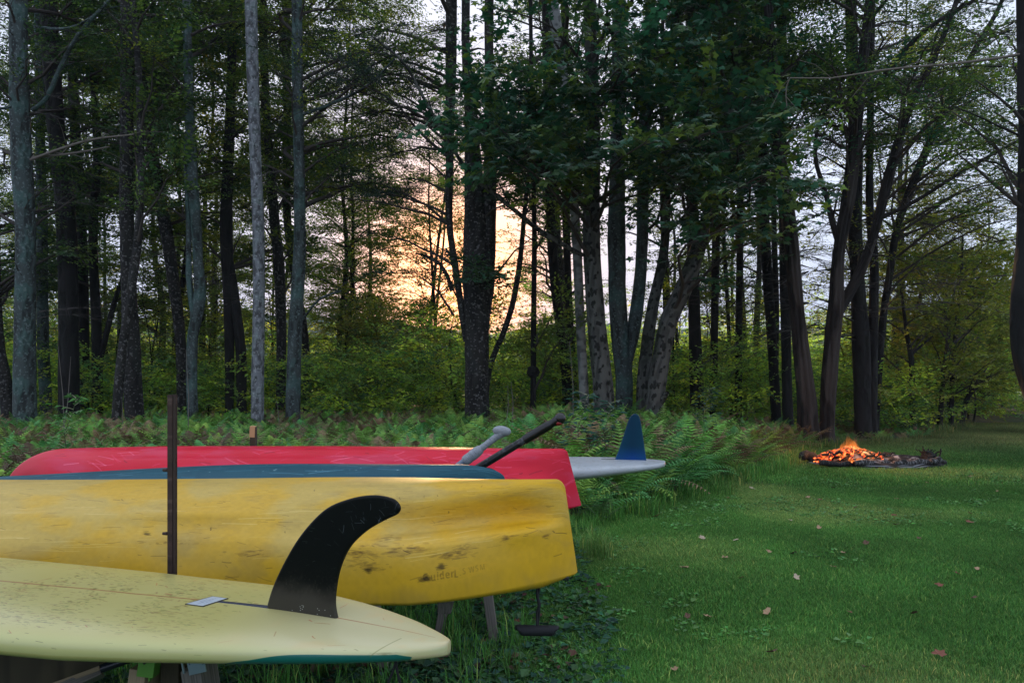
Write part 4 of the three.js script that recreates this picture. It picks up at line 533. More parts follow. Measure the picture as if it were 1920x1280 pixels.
{ // yellow
  const r = RNG(41), x0 = -3.45, xB = 0.222, xT = 0.182, L = xB - x0, U = (X) => (X - x0) / L;
  const tex = canvasTex(2048, 1024, (x, y) => {
    const v = 1 - y, chalk = sstep(0.38, 0.7, fbm(x * 22, v * 7, 22, 7, 4, 5)) * 0.75 + 0.25 * fbm(x * 70, v * 12, 70, 12, 9, 3), end = sstep(U(-0.35), U(0.1), x), low = sstep(0.16, 0.02, v), fine = fbm(x * 330, v * 110, 330, 110, 14, 2);
    let c = mix3([0.62, 0.352, 0.008], [0.53, 0.37, 0.09], clamp(chalk * (1 - 0.5 * end) * (1 - low * 0.8) + 0.25 * (1 - end) * (1 - low)));
    const dirt = sstep(0.52, 0.75, fbm(x * 34, v * 20, 34, 20, 22, 5)); c = mix3(c, [0.30, 0.21, 0.07], dirt * 0.28); return c.map((q) => q * (0.93 + 0.14 * fine));
  }, (cx, W, H) => {
    const Y = (v) => (1 - v) * H;
    scratches(cx, r, 260, W, H, [0.3, 0.99, 0.5, 0.98], 26, 'rgba(60,40,15,A)', 0.05, 0.5); scratches(cx, r, 200, W, H, [0.3, 0.99, 0.5, 0.95], 60, 'rgba(235,215,150,A)', 0, 0.12); scratches(cx, r, 60, W, H, [0.6, 0.99, 0.6, 0.95], 14, 'rgba(40,28,12,A)', 0.9, 0.9);
    for (const [X, v, rx, ry, n] of [[-0.44, 0.10, 34, 34, 93], [-0.40, 0.065, 30, 18, 66], [-0.30, 0.105, 44, 24, 71], [-0.5, 0.09, 26, 30, 44], [-0.16, 0.075, 40, 16, 82], [-0.13, 0.09, 30, 14, 33], [0.0, 0.10, 16, 14, 27], [-1.0, 0.14, 60, 14, 33], [-0.75, 0.10, 60, 20, 33], [0.13, 0.08, 10, 14, 16], [-0.36, 0.14, 30, 20, 27]]) smudge(cx, r, U(X) * W, Y(v), rx, ry, n, 'rgba(70,48,18,A)');
    for (const [X, v] of [[-1.08, 0.17], [-0.41, 0.055], [-0.2, 0.05]]) smudge(cx, r, U(X) * W, Y(v), 6, 9, 26, 'rgba(25,16,8,A)');
    cx.save(); cx.translate(U(-0.255) * W, Y(0.024)); cx.rotate(0.0); cx.fillStyle = 'rgba(58,40,8,0.42)'; cx.strokeStyle = 'rgba(38,26,8,0.6)'; cx.lineWidth = 1.5; cx.font = 'bold 34px sans-serif'; cx.scale(0.42, 0.62);
    for (const [ch, x, y, a] of [['G', 0, 0, -0.1], ['u', 28, 2, 0], ['i', 50, 0, 0.1], ['d', 62, 1, 0], ['e', 84, 0, 0], ['r', 104, -1, 0.1], ['L', 116, 1, 0.12]]) { cx.save(); cx.translate(x, y); cx.rotate(a); cx.fillText(ch, 0, 0); cx.restore(); }
    cx.font = '25px sans-serif'; for (const [ch, x, y] of [['.', 140, 0], ['S', 152, -3], ['W', 176, -4], ['S', 202, -6], ['M', 220, -6]]) cx.fillText(ch, x, y);
    cx.restore(); smudge(cx, r, U(-0.245) * W, Y(0.03), 9, 9, 50, 'rgba(38,26,8,A)');
    cx.globalAlpha = 0.75; scratches(cx, r, 130, W, H, [U(-0.26), U(-0.06), 0.955, 0.985], 14, 'rgba(215,165,40,A)', 0, 0.2); cx.globalAlpha = 1;
  });
  const g = hullGeo({ x0, xBot: xB, xTop: xT, Zc: 2.53, yg: 0.68, H: 0.312, top: (u, L) => { const d = (1 - u) * L, e = u * L; return (0.965 + 0.035 * sstep(1.9, 0.4, d)) * (0.86 + 0.14 * round(d, 0.035)) * round(e, 0.3); }, beam: (u, L) => 0.345 * Math.min(swell((1 - u) * L, 0.66) + 0.05 * round((1 - u) * L, 0.022), swell(u * L + 0.004, 0.8)),
    nexp: (u, L) => { const e = sstep(0.1, 0.75, Math.min(u, 1 - u) * L); return [lerp(1.7, 2.5, e), lerp(3.4, 2.9, e)]; },
    dent: (u, hf, L) => { const d = (1 - u) * L; return 0.13 * sstep(0.0, 0.22, d) * sstep(0.98, 0.35, d) * sstep(0.535, 0.60, hf) * sstep(1.03, 0.66, hf) + 0.014 * sstep(0.7, 1.3, d) * sstep(0.80, 0.84, hf) * sstep(1.0, 0.92, hf) + 0.012 * sstep(0.5, 0.9, d) * sstep(0.58, 0.66, hf) * sstep(0.8, 0.72, hf) * (0.5 + 0.5 * Math.sin(u * 30)); } });
  const c = new V3(-1.6, 0.68, -2.53), t = thing('kayak', 'scuffed yellow plastic kayak lying upside down with faded black lettering', 'kayak', c, undefined);
  part('hull', local(g, c), plasticMat(tex, 0.52), t);
  part('deck_fitting', local(new RoundedBoxGeometry(0.05, 0.014, 0.035, 2, 0.005).translate(0.165, 0.668, -2.50), c), std([0.012, 0.012, 0.013], 0.5), t, 'small black fitting at the stern');
  const cord = new MB(); cord.tube(smooth([{ p: new V3(0.085, 0.665, -2.47), r: 0.0045 }, { p: new V3(0.083, 0.62, -2.47), r: 0.0045 }, { p: new V3(0.09, 0.585, -2.468), r: 0.006 }, { p: new V3(0.083, 0.56, -2.47), r: 0.004 }, { p: new V3(0.083, 0.515, -2.47), r: 0.004 }], 0.01), 7);
  part('toggle_cord', cord.build(c), std([0.012, 0.012, 0.014], 0.8), t, 'black cord hanging from the stern');
  const cord2 = new MB(); cord2.tube(smooth([{ p: new V3(0.093, 0.665, -2.478), r: 0.004 }, { p: new V3(0.087, 0.60, -2.478), r: 0.004 }, { p: new V3(0.091, 0.57, -2.476), r: 0.004 }, { p: new V3(0.086, 0.515, -2.474), r: 0.004 }], 0.01), 6); part('toggle_cord', cord2.build(c), std([0.012, 0.012, 0.014], 0.8), t);
  const tg = new THREE.CapsuleGeometry(0.0165, 0.105, 8, 18); tg.rotateZ(Math.PI / 2); { const p = tg.attributes.position; for (let k = 0; k < p.count; k++) { const x = p.getX(k), y = p.getY(k), z = p.getZ(k); p.setXYZ(k, x + (y > 0 ? 0.012 * Math.sign(x) * (y / 0.0165) : -0.006 * Math.sign(x)), y * 1.05 + 0.002 * n3(x * 40, y * 40, z * 40) - 0.01 * x + 0.6 * x * x, z); } tg.computeVertexNormals(); }
  tg.translate(0.083, 0.499, -2.47); part('grab_handle', local(tg, c), std([0.010, 0.010, 0.013], 0.75), t, 'black foam grab handle');
}
{ // teal
  const x0 = -3.4, xB = -0.03, xT = -0.03, r = RNG(43);
  const tex = canvasTex(1024, 256, (x, y) => { const a = fbm(x * 40, y * 8, 40, 8, 4, 4), s = sstep(0.6, 0.8, fbm(x * 120, y * 10, 120, 10, 9, 3)); return mix3([0.003, 0.058, 0.090], [0.010, 0.090, 0.125], a * 0.7 + s * 0.25); }, (cx, W, H) => { scratches(cx, r, 160, W, H, [0.2, 1, 0.3, 0.75], 40, 'rgba(130,170,190,A)', 0, 0.25); for (let k = 0; k < 40; k++) { cx.fillStyle = 'rgba(210,215,210,0.7)'; cx.fillRect(rr(r, 0.4, 0.95) * W, rr(r, 0.35, 0.6) * H, rr(r, 1, 2.5), rr(r, 1, 2)); } });
  const g = hullGeo({ x0, xBot: xB, xTop: xT, Zc: 3.17, yg: 0.68, H: 0.272, top: (u, L) => { const d = (1 - u) * L, e = u * L; return (0.80 + 0.24 * sstep(2.6, 0.9, d)) * (0.78 + 0.22 * round(d, 0.2)) * round(e, 0.5); }, beam: (u, L) => 0.30 * Math.min(swell((1 - u) * L + 0.01, 0.9), swell(u * L + 0.01, 1.1)), nexp: () => [2.3, 2.2], deck: 0.04 });
  const c = new V3(-1.6, 0.68, -3.17), t = thing('kayak', 'dark teal kayak upside down, squeezed between the yellow and the red kayak', 'kayak', c);
  part('hull', local(g, c), plasticMat(tex, 0.5), t);
}
{ // red
  const x0 = -2.72, xB = 0.372, xT = 0.30, r = RNG(44);
  const tex = canvasTex(1024, 256, (x, y) => { const v = 1 - y, a = fbm(x * 30, v * 10, 30, 10, 4, 4), w = sstep(0.45, 0.75, fbm(x * 14, v * 9, 14, 9, 31, 4)); return mix3(mix3([0.58, 0.002, 0.020], [0.66, 0.004, 0.034], a), [0.62, 0.060, 0.14], w * 0.4); }, (cx, W, H) => { scratches(cx, r, 180, W, H, [0.1, 1, 0.45, 0.95], 30, 'rgba(250,150,170,A)', 0.1, 0.7); scratches(cx, r, 40, W, H, [0.1, 1, 0.5, 0.9], 22, 'rgba(90,0,15,A)', 0.3, 0.6); });
  const g = hullGeo({ x0, xBot: xB, xTop: xT, Zc: 4.0, yg: 0.645, H: 0.312, top: (u, L) => { const d = (1 - u) * L, e = u * L; return (0.93 + 0.04 * sstep(0, 1.0, e) + 0.03 * sstep(0.2, 1.4, d)) * (0.9 + 0.1 * round(d, 0.04)) * (0.25 + 0.75 * Math.pow(round(e, 0.34), 1.1)); }, beam: (u, L) => 0.34 * Math.min(swell((1 - u) * L + 0.006, 0.7), swell(u * L + 0.006, 0.9)), nexp: (u, L) => { const e = sstep(0.1, 0.8, Math.min(u, 1 - u) * L); return [lerp(1.6, 2.4, e), lerp(3.2, 2.8, e)]; },
    dent: (u, hf, L) => { const d = (1 - u) * L; return 0.018 * sstep(0.3, 0.9, d) * sstep(0.88, 0.91, hf) * sstep(0.99, 0.94, hf) * sstep(0.1, 0.3, u) + 0.035 * sstep(0.05, 0.3, d) * sstep(1.5, 0.5, d) * sstep(0.45, 0.6, hf) * sstep(1.0, 0.72, hf); } });
  const c = new V3(-1.2, 0.645, -4.0), t = thing('kayak', 'bright red plastic kayak lying upside down nearest the fern bed', 'kayak', c);
  part('hull', local(g, c), plasticMat(tex, 0.46), t);
}
// a surfboard lying bottom up: axis from the tail T towards D; s = metres from the tail
function boardGeo(T, D, L, wid, topY, thick, n = 3) {
  const S = new V3(-D.z, 0, D.x); if (S.z < 0) S.negate();           // towards the camera
  const ns = 120, na = 56, p = [], uv = [], idx = [];
  for (let i = 0; i <= ns; i++) {
    const s = L * Math.pow(i / ns, 1.35), w = wid(s), y = topY(s), t = thick(s);
    for (let j = 0; j <= na; j++) { const a = (j % na) / na * 2 * Math.PI, c = Math.cos(a), q = Math.sin(a), o = w * Math.sign(c) * Math.pow(Math.abs(c), 2 / n), h = Math.sign(q) * Math.pow(Math.abs(q), 2 / 2.6) * t / 2; p.push(T.x + D.x * s + S.x * o, y - t / 2 + h, T.z + D.z * s + S.z * o); uv.push(s / L, j / na); }
  }
  const row = na + 1; for (let i = 0; i < ns; i++) for (let j = 0; j < na; j++) { const a = i * row + j, b = a + row; idx.push(a, a + 1, b, a + 1, b + 1, b); }
  for (const i of [0, ns]) for (let j = 1; j < na - 1; j++) { const q = [i * row, i * row + j, i * row + j + 1]; if (i === 0) q.reverse(); idx.push(...q); }
  const g = new THREE.BufferGeometry(); g.setAttribute('position', new THREE.Float32BufferAttribute(p, 3)); g.setAttribute('uv', new THREE.Float32BufferAttribute(uv, 2)); g.setIndex(idx); g.computeVertexNormals();
  const N = g.attributes.normal, a = new V3(), b = new V3(); for (let i = 0; i <= ns; i++) { a.fromBufferAttribute(N, i * row); b.fromBufferAttribute(N, i * row + na); a.add(b).normalize(); N.setXYZ(i * row, a.x, a.y, a.z); N.setXYZ(i * row + na, a.x, a.y, a.z); }
  return { g, S };
}
const tableAt = (tb, x) => { for (let k = 1; k < tb.length; k++) if (x <= tb[k][0]) { const t = (x - tb[k - 1][0]) / (tb[k][0] - tb[k - 1][0]), s = t; return lerp(tb[k - 1][1], tb[k][1], s); } return tb[tb.length - 1][1]; };
function curveAt(tb) { const c = new THREE.SplineCurve(tb.map(([x, y]) => new THREE.Vector2(x, y))), pts = c.getPoints(200).map((q) => [q.x, q.y]); return (x) => tableAt(pts, clamp(x, tb[0][0], tb[tb.length - 1][0])); }
// a measured outline turned into metres on the upright plane through A along D
function onPlane(A, D, pts) { const N = new V3(-D.z, 0, D.x), E = new V3(0, EYE, 0); return pts.map(([px, py]) => { const d = P(px, py, 1).sub(E), k = A.clone().sub(E).dot(N) / d.dot(N), q = d.multiplyScalar(k).add(E).sub(A); return new THREE.Vector2(q.dot(D), q.y); }); }
function finGeo(A, D, pts, thick, bevel) {
  const q = onPlane(A, D, pts), sp = new THREE.SplineCurve(q).getPoints(90), s = new THREE.Shape(sp), g = new THREE.ExtrudeGeometry(s, { depth: thick, bevelEnabled: true, bevelThickness: bevel, bevelSize: bevel * 1.2, bevelOffset: -bevel * 1.2, bevelSegments: 4, curveSegments: 4 });
  g.translate(0, 0, -thick / 2); g.computeBoundingBox(); const b = g.boundingBox, p = g.attributes.position, uv = g.attributes.uv; for (let k = 0; k < p.count; k++) uv.setXY(k, (p.getX(k) - b.min.x) / (b.max.x - b.min.x), (p.getY(k) - b.min.y) / (b.max.y - b.min.y));
  const N = new V3(-D.z, 0, D.x), m = new THREE.Matrix4().makeBasis(D, UP, new V3().crossVectors(D, UP)); return { g: g.applyMatrix4(m), size: b };
}
{ // near longboard
  const T = new V3(-0.128, 0, -1.513), D = new V3(-1.095, 0, -0.306).normalize(), r = RNG(45), L = 2.5;
  const wid = curveAt([[0, 0.012], [0.012, 0.028], [0.05, 0.058], [0.12, 0.100], [0.25, 0.153], [0.42, 0.197], [0.65, 0.228], [1.0, 0.252], [1.5, 0.262], [2.1, 0.245], [2.5, 0.20]]);
  const topY = (s) => 0.843 - 0.034 * Math.pow(1 - Math.min(1, s / 0.55), 2), thick = (s) => 0.092 * (0.30 + 0.70 * Math.pow(Math.min(1, s / 0.75), 0.7));
  const tex = canvasTex(2048, 1024, (x, y) => { const v = 1 - y, a = fbm(x * 14, v * 8, 14, 8, 3, 4), b = fbm(x * 50, v * 10, 50, 10, 6, 3), tail = sstep(0.2, 0.08, x); let c = mix3([0.44, 0.395, 0.115], [0.49, 0.445, 0.165], a); c = mix3(c, [0.58, 0.53, 0.31], tail * 0.8); c = mix3(c, [0.62, 0.45, 0.20], tail * sstep(0.5, 0.75, b) * 0.4); const side = Math.min(v, 1 - v) < 0.02 ? 1 : sstep(0.10, 0.04, v); return mix3(c, [0.56, 0.60, 0.27], side * 0.35); }, (cx, W, H) => {
    const Y = (v) => (1 - v) * H;
    cx.strokeStyle = 'rgba(140,70,40,0.75)'; cx.lineWidth = 1.6; cx.beginPath(); cx.moveTo(0.012 * W, Y(0.25)); for (let k = 1; k < 40; k++) cx.lineTo((0.012 + k / 40) * W, Y(0.25) + rr(r, -0.6, 0.6)); cx.stroke();
    for (let k = 0; k < 9000; k++) { const s = Math.pow(r(), 0.8) * 0.5 + 0.13, v = 0.09 + 0.30 * r(), keep = sstep(0.13, 0.26, s) * sstep(0.085, 0.13, v) * (0.4 + 0.8 * n3(s * 30, v * 14, 3)); if (r() > keep) continue; cx.strokeStyle = `rgba(${Math.floor(rr(r, 55, 120))},${Math.floor(rr(r, 55, 95))},${Math.floor(rr(r, 20, 45))},${rr(r, 0.15, 0.6).toFixed(2)})`; cx.lineWidth = rr(r, 0.7, 1.8); const x = s * W, y = Y(v), l = rr(r, 3, 15); cx.beginPath(); cx.moveTo(x, y); cx.lineTo(x + l, y + rr(r, -3, 3)); cx.stroke(); }
    for (let k = 0; k < 55; k++) { cx.strokeStyle = `rgba(${Math.floor(rr(r, 150, 190))},${Math.floor(rr(r, 70, 110))},50,0.8)`; cx.lineWidth = rr(r, 0.8, 1.6); const x = rr(r, 0.05, 0.75) * W, y = Y(rr(r, 0.08, 0.42)), a = rr(r, 0, 6.283), l = rr(r, 8, 30); cx.beginPath(); cx.moveTo(x, y); cx.quadraticCurveTo(x + Math.cos(a) * l / 2 + rr(r, -4, 4), y + Math.sin(a) * l / 2, x + Math.cos(a) * l, y + Math.sin(a) * l); cx.stroke(); }
    for (let k = 0; k < 60; k++) { cx.strokeStyle = 'rgba(60,50,25,0.55)'; cx.lineWidth = rr(r, 1, 2.5); const x = rr(r, 0.05, 0.8) * W, y = Y(rr(r, -0.02, 0.08)), l = rr(r, 3, 16); cx.beginPath(); cx.moveTo(x, y); cx.lineTo(x + l, y + rr(r, -5, 5)); cx.stroke(); }
    // teal band round the lower rail near the tail
    const tealBand = (f) => { cx.fillStyle = 'rgb(16,98,88)'; cx.beginPath(); cx.moveTo(0.17 * W, f(-0.10)); cx.lineTo(0.148 * W, f(-0.035)); cx.lineTo(0.125 * W, f(0.0)); cx.quadraticCurveTo(0.11 * W, f(0.022), 0.088 * W, f(0.024)); cx.lineTo(0.032 * W, f(0.014)); cx.lineTo(0.022 * W, f(-0.02)); cx.lineTo(0.024 * W, f(-0.1)); cx.closePath(); cx.fill(); };
    tealBand((v) => Y(v)); tealBand((v) => Y(1 + v));
    cx.strokeStyle = 'rgba(110,110,60,0.6)'; cx.lineWidth = 2; cx.beginPath(); cx.moveTo(0.05 * W, Y(0.0)); cx.lineTo(0.035 * W, Y(0.2)); cx.stroke(); smudge(cx, r, 0.04 * W, Y(0.03), 20, 20, 70, 'rgba(70,70,30,A)');
  });
  const { g, S } = boardGeo(T, D, L, wid, topY, thick), c = new V3(-1.2, 0.75, -1.8), t = thing('surfboard', 'cream longboard lying bottom up in front with a tall black fin', 'surfboard', c);
  part('board', local(g, c), new THREE.MeshPhysicalMaterial({ map: tex, roughness: 0.34, clearcoat: 0.35, clearcoatRoughness: 0.25 }), t);
  const A = new V3(T.x + D.x * 0.45, 0, T.z + D.z * 0.45), nD = D.clone().negate();
  const finTex = canvasTex(512, 512, (x, y) => { const v = 1 - y, dust = sstep(0.34, 0.14, v + 0.12 * (fbm(x * 9, v * 9, 9, 9, 3, 5) - 0.5) + 0.10 * Math.abs(x - 0.22)), sp = sstep(0.6, 0.8, fbm(x * 90, v * 60, 90, 60, 8, 2)) * sstep(0.45, 0.2, v); return mix3([0.0035, 0.0045, 0.0042], [0.055, 0.049, 0.038], clamp(dust * 0.9 + sp * 0.4 * (1 - dust))); }, (cx, W, H) => { const q = RNG(9); scratches(cx, q, 30, W, H, [0.6, 1, 0.02, 0.25], 26, 'rgba(150,160,170,A)', 0.8, 1.2); scratches(cx, q, 24, W, H, [0.15, 0.6, 0.2, 0.6], 20, 'rgba(110,120,115,A)', 0.2, 0.8); for (let k = 0; k < 16; k++) { cx.fillStyle = 'rgba(200,205,200,0.8)'; cx.fillRect(rr(q, 0.05, 0.5) * W, rr(q, 0.88, 0.98) * H, 3, 3); } });
  const fin = finGeo(A, nD, [[499, 1147], [512, 1102], [535, 1052], [567, 1000], [610, 955], [655, 935], [700, 928], [735, 934], [750, 949], [746, 963], [722, 975], [688, 995], [658, 1024], [640, 1060], [631, 1100], [629, 1135], [635, 1166]], 0.004, 0.0045);
  fin.g.translate(A.x, 0, A.z); part('fin', local(fin.g, c), new THREE.MeshPhysicalMaterial({ map: finTex, roughness: 0.38, specularIntensity: 0.28 }), t, 'tall swept black fin, dusty grey at its base');
  const up = (s, o, lift) => new V3(T.x + D.x * s + S.x * o, topY(s) + lift, T.z + D.z * s + S.z * o), turnY = Math.atan2(-D.z, D.x);
  const box = new RoundedBoxGeometry(0.268, 0.006, 0.013, 3, 0.003); box.rotateY(turnY); { const q = up(0.428, 0, 0.0008); box.translate(q.x, q.y - 0.0012, q.z); } part('fin_box', local(box, c), std([0.012, 0.018, 0.045], 0.4), t, 'dark blue slotted fin box');
  const stTex = canvasTex(256, 96, () => [0.42, 0.47, 0.50], (cx, W, H) => { cx.strokeStyle = 'rgb(50,46,22)'; cx.lineWidth = 7; cx.strokeRect(2, 2, W - 4, H - 4); const q = RNG(3); for (const [y, x0, x1] of [[30, 60, 150], [50, 40, 210], [68, 90, 160]]) for (let x = x0; x < x1; x += 7) { cx.fillStyle = `rgba(70,80,105,${rr(q, 0.2, 0.6).toFixed(2)})`; cx.fillRect(x, y - 5, rr(q, 3, 7), rr(q, 5, 10)); } });
  // the sticker: a slanted panel on the stringer
  const sc = onPlane(A, D, [[320, 1135], [399, 1137.5], [430, 1122], [370, 1118.5]]);   // slants across; turned into board axes below
  const deckPt = (px, py) => { const d = P(px, py, 1).sub(new V3(0, EYE, 0)), k = (0.8438 - EYE) / d.y; return new V3(d.x * k, 0.8442, d.z * k); };
  const cs = [[346, 1132.5], [380, 1137], [428, 1122], [397, 1118]].map(([a, b]) => deckPt(a, b)), sg = new THREE.BufferGeometry(), sp = []; for (const q of cs) sp.push(q.x, q.y + 0.0006, q.z); for (const q of cs) sp.push(q.x, q.y - 0.001, q.z);
  sg.setAttribute('position', new THREE.Float32BufferAttribute(sp, 3)); sg.setAttribute('uv', new THREE.Float32BufferAttribute([0, 0, 0, 1, 1, 1, 1, 0, 0, 0, 0, 1, 1, 1, 1, 0], 2)); sg.setIndex([0, 1, 2, 0, 2, 3, 0, 5, 1, 0, 4, 5, 1, 6, 2, 1, 5, 6, 2, 7, 3, 2, 6, 7, 3, 4, 0, 3, 7, 4]); sg.computeVertexNormals();
  part('sticker', local(sg, c), new THREE.MeshStandardMaterial({ map: stTex, roughness: 0.4, side: THREE.DoubleSide }), t, 'small grey-blue sticker with a dark border');
  const leash = new MB(); leash.tube(smooth([P(742, 1236, 1.5), P(738, 1255, 1.5), P(728, 1278, 1.5), P(722, 1310, 1.52)].map((p) => ({ p, r: 0.0028 })), 0.02), 6); leash.tube(smooth([P(742, 1236, 1.5), P(744, 1256, 1.5), P(750, 1280, 1.5), P(752, 1310, 1.52)].map((p) => ({ p, r: 0.0028 })), 0.02), 6); part('cord', leash.build(c), std([0.01, 0.01, 0.012], 0.8), t, 'thin black cord hanging below the tail');
}
{ // far white board with blue fin
  const T = new V3(1.028, 0, -5.02), D = new V3(-1, 0, 0.02).normalize(), L = 3.0;
  const wid = curveAt([[0, 0.02], [0.02, 0.07], [0.08, 0.14], [0.25, 0.225], [0.6, 0.31], [1.2, 0.37], [3, 0.36]]), topY = (s) => 0.775 - 0.012 * Math.pow(1 - Math.min(1, s / 0.5), 2), thick = (s) => 0.115 * (0.28 + 0.72 * Math.pow(Math.min(1, s / 0.6), 0.75));
  const tex = canvasTex(512, 256, (x, y) => { const a = fbm(x * 40, y * 12, 40, 12, 3, 4), sp = sstep(0.62, 0.8, fbm(x * 200, y * 60, 200, 60, 8, 2)); return mix3(mix3([0.33, 0.36, 0.385], [0.44, 0.47, 0.49], a), [0.25, 0.25, 0.22], sp * 0.4); });
  const { g } = boardGeo(T, D, L, wid, topY, thick, 3.2), c = new V3(-0.2, 0.7, -5), t = thing('paddleboard', 'white board lying bottom up behind the red kayak with a blue fin', 'paddleboard', c);
  part('board', local(g, c), new THREE.MeshPhysicalMaterial({ map: tex, roughness: 0.4, clearcoat: 0.2, clearcoatRoughness: 0.3 }), t);
  const A = new V3(0.79, 0, -5.01), fin = finGeo(A, new V3(1, 0, 0), [[1152, 864], [1160, 845], [1170, 815], [1178, 790], [1184, 779], [1191, 775.5], [1198, 780], [1202, 795], [1207, 828], [1212, 864]], 0.010, 0.006); fin.g.translate(A.x, 0, A.z);
  const ft = canvasTex(128, 128, (x, y) => { const v = 1 - y, e = Math.min(1, Math.abs(x - 0.55) * 2.2); return mix3(mix3([0.002, 0.045, 0.22], [0.0015, 0.028, 0.062], sstep(0.0, 0.35, v)), [0.008, 0.075, 0.12], e * 0.35 + 0.15 * fbm(x * 12, y * 12, 12, 12, 3, 3)); });
  part('fin', local(fin.g, c), new THREE.MeshPhysicalMaterial({ map: ft, roughness: 0.35, specularIntensity: 0.35 }), t, 'upright translucent-looking blue fin');
  part('fin_box', local(new RoundedBoxGeometry(0.20, 0.006, 0.016, 2, 0.003).translate(0.70, 0.7735, -5.01), c), std([0.03, 0.03, 0.035], 0.5), t);
}
{ // paddles leaning between the teal and the red kayak
  const lathe = (prof, a, b) => { const g = new THREE.LatheGeometry(prof.map(([r, y]) => new THREE.Vector2(r, y)), 24), d = b.clone().sub(a).normalize(); g.applyQuaternion(new THREE.Quaternion().setFromUnitVectors(UP, d)); g.translate(a.x, a.y, a.z); return g; };
  const grey = canvasTex(64, 256, (x, y) => { const a = fbm(x * 8, y * 40, 8, 40, 3, 4), s = sstep(0.6, 0.75, fbm(x * 12, y * 90, 12, 90, 8, 3)); return mix3(mix3([0.20, 0.22, 0.25], [0.33, 0.35, 0.38], a), [0.07, 0.075, 0.08], s * 0.6); });
  const gm = new THREE.MeshStandardMaterial({ map: grey, roughness: 0.5 });
  { const a = P(780, 935, 3.46), b = P(941, 811, 3.42), L = b.distanceTo(a), t = thing('paddle', 'grey canoe paddle with a worn T grip leaning on the red kayak', 'paddle', a);
    const at = (px) => P(px, 0, 1); const l0 = L * 0.565;
    part('shaft', local(lathe([[0.0, 0], [0.017, 0.002], [0.017, l0]], a, b), a), new THREE.MeshStandardMaterial({ color: new THREE.Color().setRGB(0.15, 0.19, 0.25), roughness: 0.4 }), t);
    part('collar', local(lathe([[0.017, l0], [0.0235, l0 + 0.004], [0.025, l0 + 0.02], [0.0235, l0 + 0.04], [0.0235, l0 + 0.044], [0.0255, l0 + 0.046], [0.0245, l0 + 0.075], [0.021, l0 + 0.095], [0.0165, l0 + 0.1]], a, b), a), gm, t);
    part('upper_shaft', local(lathe([[0.0165, l0 + 0.1], [0.0155, L * 0.8], [0.016, L * 0.93], [0.021, L * 0.975], [0.024, L]], a, b), a), gm, t);
    const k = new THREE.SphereGeometry(0.0275, 28, 20); k.scale(1.55, 0.85, 0.85); { const p = k.attributes.position; for (let i = 0; i < p.count; i++) if (p.getY(i) < 0) p.setY(i, p.getY(i) * 1.1); } k.computeVertexNormals(); k.rotateZ(-0.12); k.translate(b.x, b.y + 0.008, b.z); part('grip', local(k, a), gm, t);
    const bl = new THREE.SphereGeometry(1, 24, 16); bl.scale(0.085, 0.20, 0.010); bl.applyQuaternion(new THREE.Quaternion().setFromUnitVectors(UP, b.clone().sub(a).normalize())); bl.translate(a.x - 0.10, a.y - 0.075, a.z); part('blade', local(bl, a), std([0.22, 0.25, 0.3], 0.4), t);
  }
  { const a = P(850, 905, 3.50), b = P(1046, 787, 3.45), L = b.distanceTo(a), d = b.clone().sub(a).normalize(), t = thing('paddle', 'black paddle with a round knob leaning to the right over the red kayak', 'paddle', a);
    const bt = canvasTex(64, 256, (x, y) => { const s = sstep(0.55, 0.72, fbm(x * 8, y * 60, 8, 60, 8, 4)); return mix3([0.012, 0.013, 0.014], [0.10, 0.115, 0.13], s * 0.55); }), bm = new THREE.MeshStandardMaterial({ map: bt, roughness: 0.28 });
    part('shaft', local(lathe([[0, 0], [0.0185, 0.002], [0.0185, L * 0.68]], a, b), a), bm, t);
    part('grip', local(lathe([[0.0185, L * 0.68], [0.0215, L * 0.685], [0.0225, L * 0.90], [0.0205, L * 0.925], [0.018, L * 0.94], [0.020, L * 0.97], [0.022, L]], a, b), a), std([0.006, 0.006, 0.007], 0.3), t);
    const k = new THREE.SphereGeometry(0.0275, 28, 20); k.translate(b.x + d.x * 0.012, b.y + d.y * 0.012, b.z); part('knob', local(k, a), std([0.012, 0.011, 0.012], 0.22), t, 'shiny black knob');
    const rd = new THREE.SphereGeometry(0.017, 20, 14); rd.scale(1, 0.7, 1); rd.translate(b.x + 0.004, b.y - 0.014, b.z + 0.006); part('wear_patch', local(rd, a), std([0.22, 0.008, 0.008], 0.35), t, 'red patch under the knob');
    const q = P(922, 896, 3.47), bl = new THREE.SphereGeometry(1, 28, 18); bl.scale(0.062, 0.040, 0.012); bl.rotateZ(-0.62); bl.translate(q.x, q.y, q.z); part('blade', local(bl, a), std([0.020, 0.026, 0.028], 0.45), t);
  }
}
